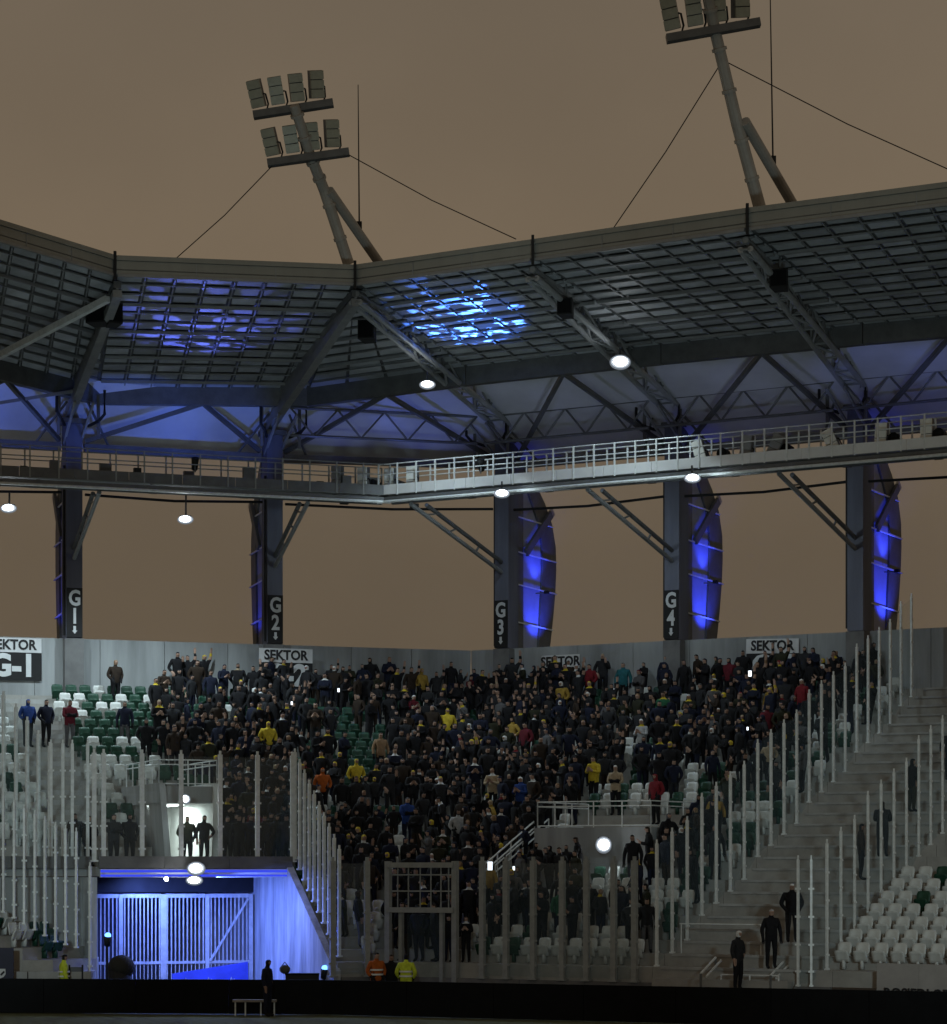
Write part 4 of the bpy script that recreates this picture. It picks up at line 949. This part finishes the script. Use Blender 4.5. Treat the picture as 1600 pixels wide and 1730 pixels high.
POSES = {'arms': person_mesh('person_arms_down', (dn, dn), gloves=True), 'pockets': person_mesh('person_pockets', (pk, pk), bulk=1.08, gloves=True), 'clap': person_mesh('person_clapping', (cl, cl)), 'folded': person_mesh('person_folded', (fo, fo), bulk=1.05, gloves=True),
         'phone': person_mesh('person_phone', (ph, pk)), 'hips': person_mesh('person_hips', (hp_, dn), hood=True), 'hood': person_mesh('person_hooded', (pk, pk), bulk=1.12, hood=True, gloves=True), 'raise': person_mesh('person_raised', (up_, dn))}
def cm(n, c, r=.85): return mat('cloth_'+n.replace(' ', '_'), c, r, var=.25, scale=9, spec=.2)
CL = {n: cm(n, c) for n, c in {'black': (.010, .010, .012), 'charcoal': (.020, .021, .024), 'navy': (.011, .014, .030), 'dark brown': (.026, .018, .013), 'olive': (.022, .023, .013), 'grey': (.085, .085, .09), 'light grey': (.36, .37, .38),
      'yellow': (.50, .38, .035), 'ochre': (.30, .20, .04), 'red': (.16, .014, .02), 'teal': (.02, .11, .13), 'blue': (.02, .05, .20), 'orange': (.40, .10, .02), 'lime': (.55, .65, .05), 'white': (.62, .64, .64), 'green': (.02, .10, .05), 'maroon': (.10, .012, .02), 'beige': (.34, .27, .18), 'purple': (.13, .05, .20), 'tan': (.22, .14, .08)}.items()}
SKINS = [mat('skin_%d' % i, c, .55, var=.08, scale=6) for i, c in enumerate(((.34, .215, .16), (.28, .175, .13), (.38, .25, .19)))]
JW = [('black', 50), ('charcoal', 24), ('navy', 12), ('dark brown', 7), ('olive', 4), ('grey', 1.6), ('maroon', .7), ('beige', .4), ('ochre', .4), ('light grey', .3), ('green', .2), ('blue', .1)]
HW = [('black', 42), ('charcoal', 18), ('navy', 8), ('dark brown', 14), ('grey', 6), ('yellow', 5), ('white', 4), ('red', .8), ('tan', 4), ('beige', 2)]
TW = [('black', 35), ('navy', 22), ('charcoal', 22), ('grey', 5), ('dark brown', 8)]
SW = [('same', 72), ('yellow', 8), ('white', 7), ('red', 1), ('black', 14)]
pick = lambda L: random.choices([a for a, _ in L], [b for _, b in L])[0]
def person(pos, rot, jacket, hat, trousers=None, scarf=None, pose=None, scale=None, label=None, group='spectators in the stands'):
    o = link(bpy.data.objects.new('person', POSES[pose or random.choice(['arms', 'arms', 'pockets', 'clap', 'folded', 'phone', 'hood', 'hood', 'hips'])]))
    o.location = pos; o.rotation_euler = (0, 0, rot); s = scale or random.uniform(.93, 1.05); o.scale = (s*random.uniform(.98, 1.1), s*random.uniform(.98, 1.1), s)
    sc = jacket if scarf in (None, 'same') else scarf
    for i, m in enumerate((CL[jacket], CL[trousers or pick(TW)], random.choice(SKINS), CL[hat], CL['black'], CL[sc])):
        o.material_slots[i].link = 'OBJECT'; o.material_slots[i].material = m
    tag(o, label, 'person', group); return o

def inpoly(x, y, P):
    r = False
    for i in range(len(P)):
        (x0, y0), (x1, y1) = P[i], P[i-1]
        if (y0 > y) != (y1 > y) and x < (x1-x0)*(y-y0)/(y1-y0)+x0: r = not r
    return r
def dens(seg, k, a, d, x, y):
    """share of the standing places filled, by where the photo shows people"""
    if seg == 'R':
        if a > 18.6: return 0
        if b0-.3 < a < b1+.3 and 10.8 < d < 15.9: return 0
        if 988 < x < 1052 and 1385 < y < 1470 and d > 15: return 0
        if a > 17.3: return .30
    if x < 268: return 0
    if x < 500 and seg == 'M':
        if VA0-.3 < a < VA1+.3 and d > 8: return 0
        if x < 372: return .70 if y < 1265 else 0
        if k == 0: return .6
        return .85 if y < 1290 else .93
    if 500 <= x < 545: return .25 if y < 1240 else .7
    if k <= 1 and 545 < x < 668: return .75
    if 530 < x < 650 and 1150 < y < 1262: return .22
    if 660 < x < 748 and y < 1150: return .18
    if 1040 < x < 1110 and y < 1160: return .35
    if 1050 < x < 1262 and 1240 < y < 1325: return .42
    if 632 < x < 705 and 1320 < y < 1400: return .3
    if y > 1436:
        if x < 652: return .2
        if x < 785: return 1.0
        if k >= 26: return .1
        if k >= 25: return .5
        if x > 1060: return .6
        return .9
    if k == 0: return .78
    return .93
PEOPLE = []
# people singled out by their look: (px, head row in the photo, block, jacket, hat, trousers, scarf, pose, label)
SPEC = [(195, 1118, 'M', 'dark brown', 'tan', 'black', None, 'hood', 'person in brown hooded jacket on the aisle by the wall'),
 (211, 1180, 'M', 'navy', 'black', 'grey', None, 'arms', 'person in dark jacket and faded jeans walking up the aisle'),
 (247, 1215, 'M', 'black', 'black', 'black', None, 'hood', 'person in black standing on the aisle edge above the stairwell'),
 (303, 1128, 'M', 'black', 'charcoal', 'black', None, 'hips', 'person in black hood standing at the wall, left of three'),
 (356, 1136, 'M', 'navy', 'dark brown', 'black', None, 'arms', 'person in navy jacket standing at the wall, middle of three'),
 (402, 1126, 'M', 'black', 'black', 'black', 'beige', 'hood', 'person in black hood with beige scarf left of the G-2 banner'),
 (453, 1222, 'M', 'yellow', 'yellow', 'charcoal', None, 'hood', 'person in bright yellow hooded jacket below the G-2 banner'),
 (372, 1162, 'M', 'black', 'yellow', 'black', None, 'phone', 'person in black jacket with bright yellow hat near the wall'),
 (47, 1180, 'M', 'blue', 'blue', 'charcoal', None, 'hood', 'person in bright blue hooded jacket among the far left seats'),
 (78, 1182, 'M', 'navy', 'black', 'black', None, 'pockets', 'person in navy jacket in the left seats beside blue jacket'),
 (118, 1180, 'M', 'maroon', 'dark brown', 'grey', None, 'folded', 'person in maroon jacket in the left seats near the aisle'),
 (712, 1128, 'M', 'ochre', 'ochre', 'black', None, 'hood', 'person in ochre hooded jacket leaning by the bare wall'),
 (762, 1112, 'M', 'black', 'black', 'navy', None, 'arms', 'tall person in black standing at the wall right of ochre jacket'),
 (996, 1126, 'R', 'red', 'black', 'charcoal', None, 'pockets', 'person in red jacket near the back wall'),
 (1053, 1120, 'R', 'teal', 'grey', 'black', None, 'arms', 'person in teal jacket and black trousers near the back wall'),
 (1080, 1136, 'R', 'grey', 'maroon', 'black', None, 'folded', 'person in grey jacket and maroon hat beside the teal jacket'),
 (1156, 1114, 'R', 'black', 'black', 'black', None, 'arms', 'person in black at the wall right of column G-4 sign'),
 (1232, 1106, 'R', 'maroon', 'charcoal', 'black', None, 'hood', 'person in dark maroon at the wall left of the G-4 banner'),
 (1360, 1088, 'R', 'charcoal', 'black', 'black', None, 'hood', 'large person in charcoal hood at the right end of G-4 banner'),
 (1355, 1142, 'R', 'red', 'white', 'navy', None, 'arms', 'person in red jacket below the G-4 banner'),
 (1003, 1282, 'R', 'yellow', 'olive', 'black', None, 'clap', 'person in golden yellow jacket above the concrete stairwell box'),
 (1040, 1288, 'R', 'beige', 'white', 'black', None, 'folded', 'person in beige jacket and white hat beside golden yellow jacket'),
 (1108, 1300, 'R', 'red', 'red', 'black', None, 'hood', 'person in red hooded jacket among white seats right of centre'),
 (1084, 1216, 'R', 'light grey', 'white', 'black', 'yellow', 'clap', 'person in pale grey jacket with yellow scarf right of centre'),
 (688, 1350, 'M', 'blue', 'grey', 'navy', None, 'folded', 'person in royal blue jacket beside white seats above front fence'),
 (880, 1318, 'R', 'blue', 'white', 'navy', None, 'clap', 'person in blue with white hat at top of sloping railing'),
 (545, 1292, 'M', 'orange', 'orange', 'black', None, 'hood', 'person in orange hooded jacket beside the barred fence'),
 (602, 1284, 'M', 'yellow', 'yellow', 'black', None, 'hood', 'person in bright yellow hood left of crowd centre'),
 (756, 1192, 'M', 'yellow', 'yellow', 'charcoal', None, 'hood', 'person in lemon yellow hood below the bare wall'),
 (643, 1232, 'M', 'tan', 'dark brown', 'black', None, 'arms', 'person in brown coat left of crowd centre'),
 (577, 1310, 'M', 'black', 'black', 'light grey', None, 'arms', 'person in black jacket and pale trousers above white seat'),
 (888, 1222, 'R', 'maroon', 'black', 'black', None, 'pockets', 'person in maroon jacket in mid crowd right of centre'),
 (832, 1292, 'R', 'beige', 'tan', 'black', 'white', 'clap', 'person in beige jacket with white scarf in mid crowd'),
 (1312, 1290, 'R', 'charcoal', 'black', 'black', None, 'hips', 'person in charcoal leaning near the climbing glass fence')]
TAKEN = []
def row_for(seg, px, py, h):
    best = None
    for k in range(27):
        d = RUN*k+.46; a = aM(px, d) if seg == 'M' else aR(px, d)
        q_ = M(a, d, zrow(k)) if seg == 'M' else Rr(a, d, zrow(k))
        e_ = abs(proj(q_+zv*h)[1]-py)
        if best is None or e_ < best[0]: best = (e_, k, q_)
    return best[1], best[2]
for px, py, seg, j, h, tr, sc, po, lab in SPEC:
    k, q_ = row_for(seg, px, py, 1.74)
    s = (q_.z+0) and 1.0
    person(q_, (rotM if seg == 'M' else rotR)+random.uniform(-.3, .3), j, h, tr, sc, po, 1.0, lab); TAKEN.append(proj(q_+zv*1.6))
cand = []
for seg in 'MR':
    for k in range(27):
        d = RUN*k+.46
        a0, a1 = (-30 if seg == 'M' else vaR*d-.02), (vaM*d-.05 if seg == 'M' else 18.9)
        if seg == 'M' and k >= 18: a0 = aside(d)+.4
        n = int((a1-a0)/.53)
        for i in range(n):
            a = a1-.53*(i+.5) if seg == 'M' else a0+.53*(i+.5)
            q_ = M(a, d, zrow(k)) if seg == 'M' else Rr(a, d, zrow(k))
            x, y = proj(q_+zv*1.6)
            if x < -30 or x > 1640: continue
            free = all(abs(x-tx) > 17 or abs(y-ty) > 26 for tx, ty in TAKEN)
            if free and random.random() < dens(seg, k, a, d, x, y): cand.append((seg, k, a, d, q_, x, y))
            else:
                # empty place: a seat, where the photo shows seats
                if seg == 'M' and -19.2 < a < -17.1: continue
                if seg == 'M' and k >= 11 and VA0-.3 < a < VA1+.3: continue
                if seg == 'M' and k >= 17 and a < aside(d)+.3: continue
                if seg == 'R' and b0-.2 < a < b1+.2 and 10.9 < d < 15.8: continue
                if x > 560 and 1440 < y and x < 780 and x > 660: continue
                o_ = M(a, d-.32, zrow(k)) if seg == 'M' else Rr(a, d-.32, zrow(k))
                if seg == 'M' and x < 260: wh = random.random() < (.36 if k < 9 else .72) or (k > 3 and -19.9 < a < -19.2 and random.random() < .7)
                elif y > 1436: wh = random.random() < .78
                elif x < 665: wh = random.random() < .16
                elif seg == 'R' and a > 17: wh = random.random() < .45
                else: wh = random.random() < .6
                if k == 0: continue
                seat(o_, rotM if seg == 'M' else rotR, wh, 'left block' if a < -17 and seg == 'M' else 'corner block' if seg == 'M' else 'crowd block', k+1)
cand.sort(key=lambda c: c[4].y)
near, far = cand[:300-len(SPEC)-16], cand[300-len(SPEC)-16:]
rows = {}
for c in near: rows.setdefault((c[0], c[1]), []).append(c)
for (seg, k), L in rows.items():
    L.sort(key=lambda c: c[5])
    for i, (sg, kk, a, d, q_, x, y) in enumerate(L):
        j, h, sc = pick(JW), pick(HW), pick(SW)
        lab = 'person in %s jacket and %s hat, %s block, %s row down, %s along' % (j, h, 'corner' if seg == 'M' else 'right', oword(k+1), oword(i+1))
        q2 = q_+(uM if seg == 'M' else uR)*random.uniform(-.1, .1)+(mM if seg == 'M' else mR)*random.uniform(-.1, .12)
        person(q2, (rotM if seg == 'M' else rotR)+random.gauss(0, .6), j, h, None, sc, None, random.choice([random.uniform(.94, 1.07), random.uniform(.80, .95)]), lab).rotation_euler.x = random.gauss(0, .07)
# the remaining, smallest figures of the crowd as one mass
if far:
    import numpy as np
    slots = {}; mats_ = []; AV, AF, AM = [], [], []; nv = 0
    def slot(m):
        if m.name not in slots: slots[m.name] = len(mats_); mats_.append(m)
        return slots[m.name]
    TPL = {}
    for nm_, me in POSES.items():
        co = np.zeros(len(me.vertices)*3); me.vertices.foreach_get('co', co)
        TPL[nm_] = (co.reshape(-1, 3), [tuple(f.vertices) for f in me.polygons], [f.material_index for f in me.polygons])
    for sg, k, a, d, q_, x, y in far:
        co, fs, mi = TPL[random.choice(['arms', 'pockets', 'clap', 'folded', 'hood', 'hips', 'phone', 'raise'])]; j, h, sc = pick(JW), pick(HW), pick(SW)
        ms = [slot(m) for m in (CL[j], CL[pick(TW)], random.choice(SKINS), CL[h], CL['black'], CL[j if sc == 'same' else sc])]
        s = random.choice([random.uniform(.94, 1.07), random.uniform(.82, .95)])
        Mx = Matrix.Translation(q_+V((random.uniform(-.12, .12), 0, 0))) @ Matrix.Rotation((rotM if sg == 'M' else rotR)+random.gauss(0, .6), 4, 'Z') @ Matrix.Rotation(random.gauss(0, .07), 4, 'X') @ Matrix.Diagonal((s*1.05, s*1.05, s, 1))
        A_ = np.array(Mx); AV.append(co @ A_[:3, :3].T+A_[:3, 3]); AF += [tuple(i_+nv for i_ in f) for f in fs]; AM += [ms[i_] for i_ in mi]; nv += len(co)
    me = bpy.data.meshes.new('crowd')
    for m in mats_: me.materials.append(m)
    me.from_pydata(np.concatenate(AV).tolist(), [], AF); me.update()
    me.polygons.foreach_set('material_index', AM); me.polygons.foreach_set('use_smooth', [True]*len(AM))
    o = link(bpy.data.objects.new('crowd', me)); tag(o, 'densely packed dark-clothed spectators in the upper rows', 'crowd', kind='stuff')
print('PEOPLE', len(cand), len(near), len(far), 'SEATS', len(SEATS))

# right block beyond the second fence
for k in range(20, 27):
    for i in range(-1, 14):
        a = 25.5+.56*i; q_ = Rr(a, RUN*k+.16, zrow(k)); x, y = proj(q_)
        if x > 1645 or x < 1300: continue
        if k < 18 and a > 25.2 and random.random() < .0: continue
        seat(q_, rotR, random.random() < .88, 'right block', k+1)
# left corner block
for j in range(2, 11):
    for i in range(30):
        q_ = FL+nL*(.8*j+.62)+uL*(-6+.5*i); z = .5+.36*j
        if q_.y < 82.1 or proj(V((q_.x, q_.y, z)))[0] > 112 or cM(q_)[1] < 16.6 or proj(V((q_.x, q_.y, z)))[0] < -40: continue
        seat(V((q_.x, q_.y, z)), rotL, random.random() < .74, 'low left block', j-1)
SEATS.sort(key=lambda s_: (0 if s_[0] in ('right block', 'low left block', 'left block') else 1, s_[3].y))
grp = {}
for s_ in SEATS[:300]: grp.setdefault((s_[0], s_[1]), []).append(s_)
for (bl, r), L in grp.items():
    L.sort(key=lambda s_: s_[2])
    for i, s_ in enumerate(L): tag(make_seat(s_[3], s_[4], s_[5]), '%s plastic seat, %s, %s row down, %s from left' % ('white' if s_[5] else 'green', bl, oword(r), oword(i+1)), 'seat', 'seats in the stands')
if len(SEATS) > 300:
    bmf = bmesh.new()
    for s_ in SEATS[300:]:
        for me in (ME_PAN, ME_BACK):
            n0, v0 = len(bmf.faces), len(bmf.verts); bmf.from_mesh(me); bmf.verts.ensure_lookup_table(); bmf.faces.ensure_lookup_table()
            bmesh.ops.transform(bmf, matrix=Matrix.Translation(s_[3]) @ Matrix.Rotation(s_[4], 4, 'Z'), verts=bmf.verts[v0:])
            for f in bmf.faces[n0:]: f.material_index = 0 if s_[5] else 1
    me = bpy.data.meshes.new('seat_rows'); me.materials.append(PLW); me.materials.append(PLG); bmf.to_mesh(me); bmf.free()
    tag(link(bpy.data.objects.new('seat_rows', me)), 'scattered white and green seats left empty within the crowd', 'seats', kind='stuff')
from collections import Counter
print('SEATBLOCKS', Counter(s_[0] for s_ in SEATS))

# ------------------------------------------------------------------ people on the platform, stairs and pitch side
def stand_at(px, py, pos_z, Y, rot, j, h, tr, po, lab, sc=None, scale=1.0, group='people on the platforms and stairs'):
    q_ = PY(px, 0, Y); o = person(V((q_.x, q_.y, pos_z)), rot, j, h, tr, sc, po, scale, lab, group)
    if j in ('lime', 'orange'):
        for z in (1.06, 1.20):
            b = MB(); N = 20
            for zz in (z-.025, z+.025):
                for r_ in (1.0, .93): b.v += [V((.215*r_*math.cos(6.2832*i/N), .175*r_*math.sin(6.2832*i/N), zz)) for i in range(N)]
            for i in range(N):
                k = (i+1) % N
                b.f += [(i, k, 2*N+k, 2*N+i), (2*N+i, 2*N+k, 3*N+k, 3*N+i), (k, i, N+i, N+k)]
            st_ = b.build('reflective_strip', mat('reflective_tape', (.75, .77, .75), .35, var=.05), None); st_.parent = o
plat = [(192, 15.0, 'charcoal', 'black', 'folded', 'dark figure on the walkway, left of the pair by the steps'), (219, 14.9, 'black', 'black', 'hood', 'hooded black figure on the walkway, right of the pair by the steps'), (150, 15.2, 'black', 'charcoal', 'pockets', 'dark figure behind glass at the left end of the walkway'), (127, 15.3, 'dark brown', 'black', 'arms', 'figure in dark brown behind glass on the left walkway'),
        (316, 14.9, 'olive', 'olive', 'pockets', 'figure in olive silhouetted in the lit stairwell, left one'), (345, 15.0, 'black', 'black', 'hips', 'black figure silhouetted in the lit stairwell, right one'),
        (384, 15.0, 'charcoal', 'grey', 'pockets', 'charcoal figure on the platform just right of the stairwell'), (404, 15.4, 'black', 'black', 'arms', 'black figure on the platform, second right of the stairwell'), (424, 14.9, 'navy', 'black', 'folded', 'navy figure on the platform, third right of the stairwell'), (447, 15.3, 'charcoal', 'black', 'pockets', 'charcoal figure on the platform, fourth right of the stairwell'), (466, 15.0, 'black', 'dark brown', 'hood', 'black hooded figure on the platform, fifth right of the stairwell'), (484, 15.4, 'dark brown', 'black', 'arms', 'brown figure at the right end of the platform')]
for px, d, j, h, po, lab in plat:
    q_ = M(aM(px, d), d, ZP); person(q_, rotM+random.uniform(-.5, .5), j, h, 'black', None, po, random.uniform(.95, 1.0), lab, 'people on the platforms and stairs')
ais = [(1247, 1536, 'charcoal', 'white', 'black', 'hips', 'steward in dark clothes and white hat, lowest on the bare stairs', 1.4), (1303, 1524, 'black', 'light grey', 'black', 'arms', 'steward in black with light helmet, second up the bare stairs', .8), (1338, 1484, 'black', 'white', 'charcoal', 'pockets', 'steward in black with white hat, third up the bare stairs', .6),
       (1541, 1273, 'black', 'black', 'olive', 'phone', 'person in bulky black jacket high on the right stairs', 2.6), (1491, 1350, 'charcoal', 'dark brown', 'charcoal', 'folded', 'person in charcoal behind the second climbing glass fence', -2.9), (1455, 1398, 'dark brown', 'black', 'black', 'arms', 'person in dark brown bending beside the second glass fence', 2.0), (1606, 1236, 'black', 'black', 'black', 'hips', 'dark person cut by the right edge high on the stairs', .4)]
for px, py, j, h, tr, po, lab, rt in ais:
    k, q_ = row_for('R', px, py, 1.76)
    if px == 1247: q_ = Rr(aR(1247, 22.2), 22.2, .9)
    person(q_, rotR+rt, j, h, tr, None, po, 1.0, lab, 'people on the platforms and stairs')
stand_at(636, 0, .12, 80.9, .5, 'orange', 'black', 'black', 'pockets', 'steward in orange vest standing behind the board')
stand_at(661, 0, .05, 81.2, .1, 'black', 'dark brown', 'black', 'arms', 'person in black between the orange and lime vests')
stand_at(686, 0, .08, 80.6, 3.0, 'lime', 'black', 'black', 'pockets', 'steward in lime vest seen from behind by the fence door', scale=1.0)
stand_at(108, 0, .05, 81.25, 1.9, 'lime', 'black', 'black', 'arms', 'steward in pale lime vest at the lower left', scale=1.0)
stand_at(452, 0, 0, 79.0, 1.2, 'navy', 'black', 'navy', 'hips', 'person in long dark coat standing before the black board', scale=.98)
stand_at(12, 0, 2.6, 85.2, -1.2, 'black', 'black', 'black', 'pockets', 'person in black with cap at the left edge behind glass')
# bench before the board
b = PY(418, 1712, 79.25); t = thing('bench', 'small pale bench standing before the black board', 'bench', (b.x, b.y, 0))
MB().box((b.x+.22, b.y, .46), 1.3, .3, .07).build('seat', mat('bench_grey', (.30, .28, .26), .7), t)
for x in (-.36, -.06, .4, .8): MB().beam((b.x+x, b.y, 0), (b.x+x, b.y, .42), .04, .04, up=V((1, 0, 0))).build('leg', GALV, t)
# covered equipment and cases behind the board
b = PY(205, 1700, 82.0); t = thing('covered_barrel', 'black barrel with a rounded dark cover before the gate', 'barrel', (b.x, b.y, 0))
MB().tube([(b.x-.05, b.y, 0), (b.x-.05, b.y, .6), (b.x-.05, b.y, 1.3)], .36, 14).build('body', BLACK, t, True)
MB().dome((b.x, b.y, 1.36), .42, .40, .38, 14, 8).build('cover', mat('dark_cover', (.02, .021, .018), .8), t, True)
b = PY(508, 1700, 81.2); t = thing('equipment_case', 'low black equipment case behind the board below the recess wall', 'case', (b.x, b.y, 0))
MB().box((b.x+.05, b.y, .59), 1.0, .5, 1.14).build('body', BLACK, t); MB().box((b.x+.05, b.y, 1.18), 1.02, .52, .04).build('lid', BOARD, t)
b = PY(478, 1700, 81.1); t = thing('kit_bag', 'small grey kit bag resting on the black equipment case', 'bag', (b.x, b.y, 1.2)); MB().dome((b.x+.06, b.y, 1.32), .17, .14, .14, 10, 6).build('body', mat('bag_grey', (.08, .085, .085), .9), t, True)
MB().tube([(b.x-.04, b.y, 1.42), (b.x+.06, b.y, 1.54), (b.x+.16, b.y, 1.42)], .015, 5).build('handle', BLACK, t)
b = PY(130, 1700, 81.6)
t = thing('barrier_frame', 'black framed grey panel beside the lower left steward', 'panel', (b.x, b.y, 0)); MB().box((b.x, b.y-.2, .78), .38, .03, 1.2).build('panel', mat('panel_grey', (.1, .11, .13), .6), t)
for x in (-.2, .2): MB().box((b.x+x, b.y-.2, .74), .05, .06, 1.42).build('frame_post', BLACK, t)
# glowing phones held up in the crowd
for i, (px, py, Y, s) in enumerate(((1267, 1138, 96.5, 1.5), (572, 1166, 101, 1.0), (1263, 1231, 92, .8), (828, 1463, 84.3, 1.9), (868, 1467, 84, .9), (1036, 1166, 101.0, .8), (493, 1188, 99.0, .9), (446, 1188, 99.0, 1.0))):
    c = PY(px, py, Y); lab = ['bright phone screen held up below the G-4 banner', 'pinkish phone screen by the wall left of centre', 'phone screen near the right end of the crowd', 'bright square screen behind the front fence', 'small light behind the front fence beside the square screen', 'phone light below the back wall', 'phone light under the G-2 banner, right one', 'phone light under the G-2 banner, left one'][i]
    t = thing('phone', lab, 'phone', c, 'glowing phones'); MB().box(c, .085*s, .012, .15*s).build('case', BLACK, t); MB().box(c-V((0, .010, 0)), .078*s, .006, .14*s).build('screen', SCREEN, t)
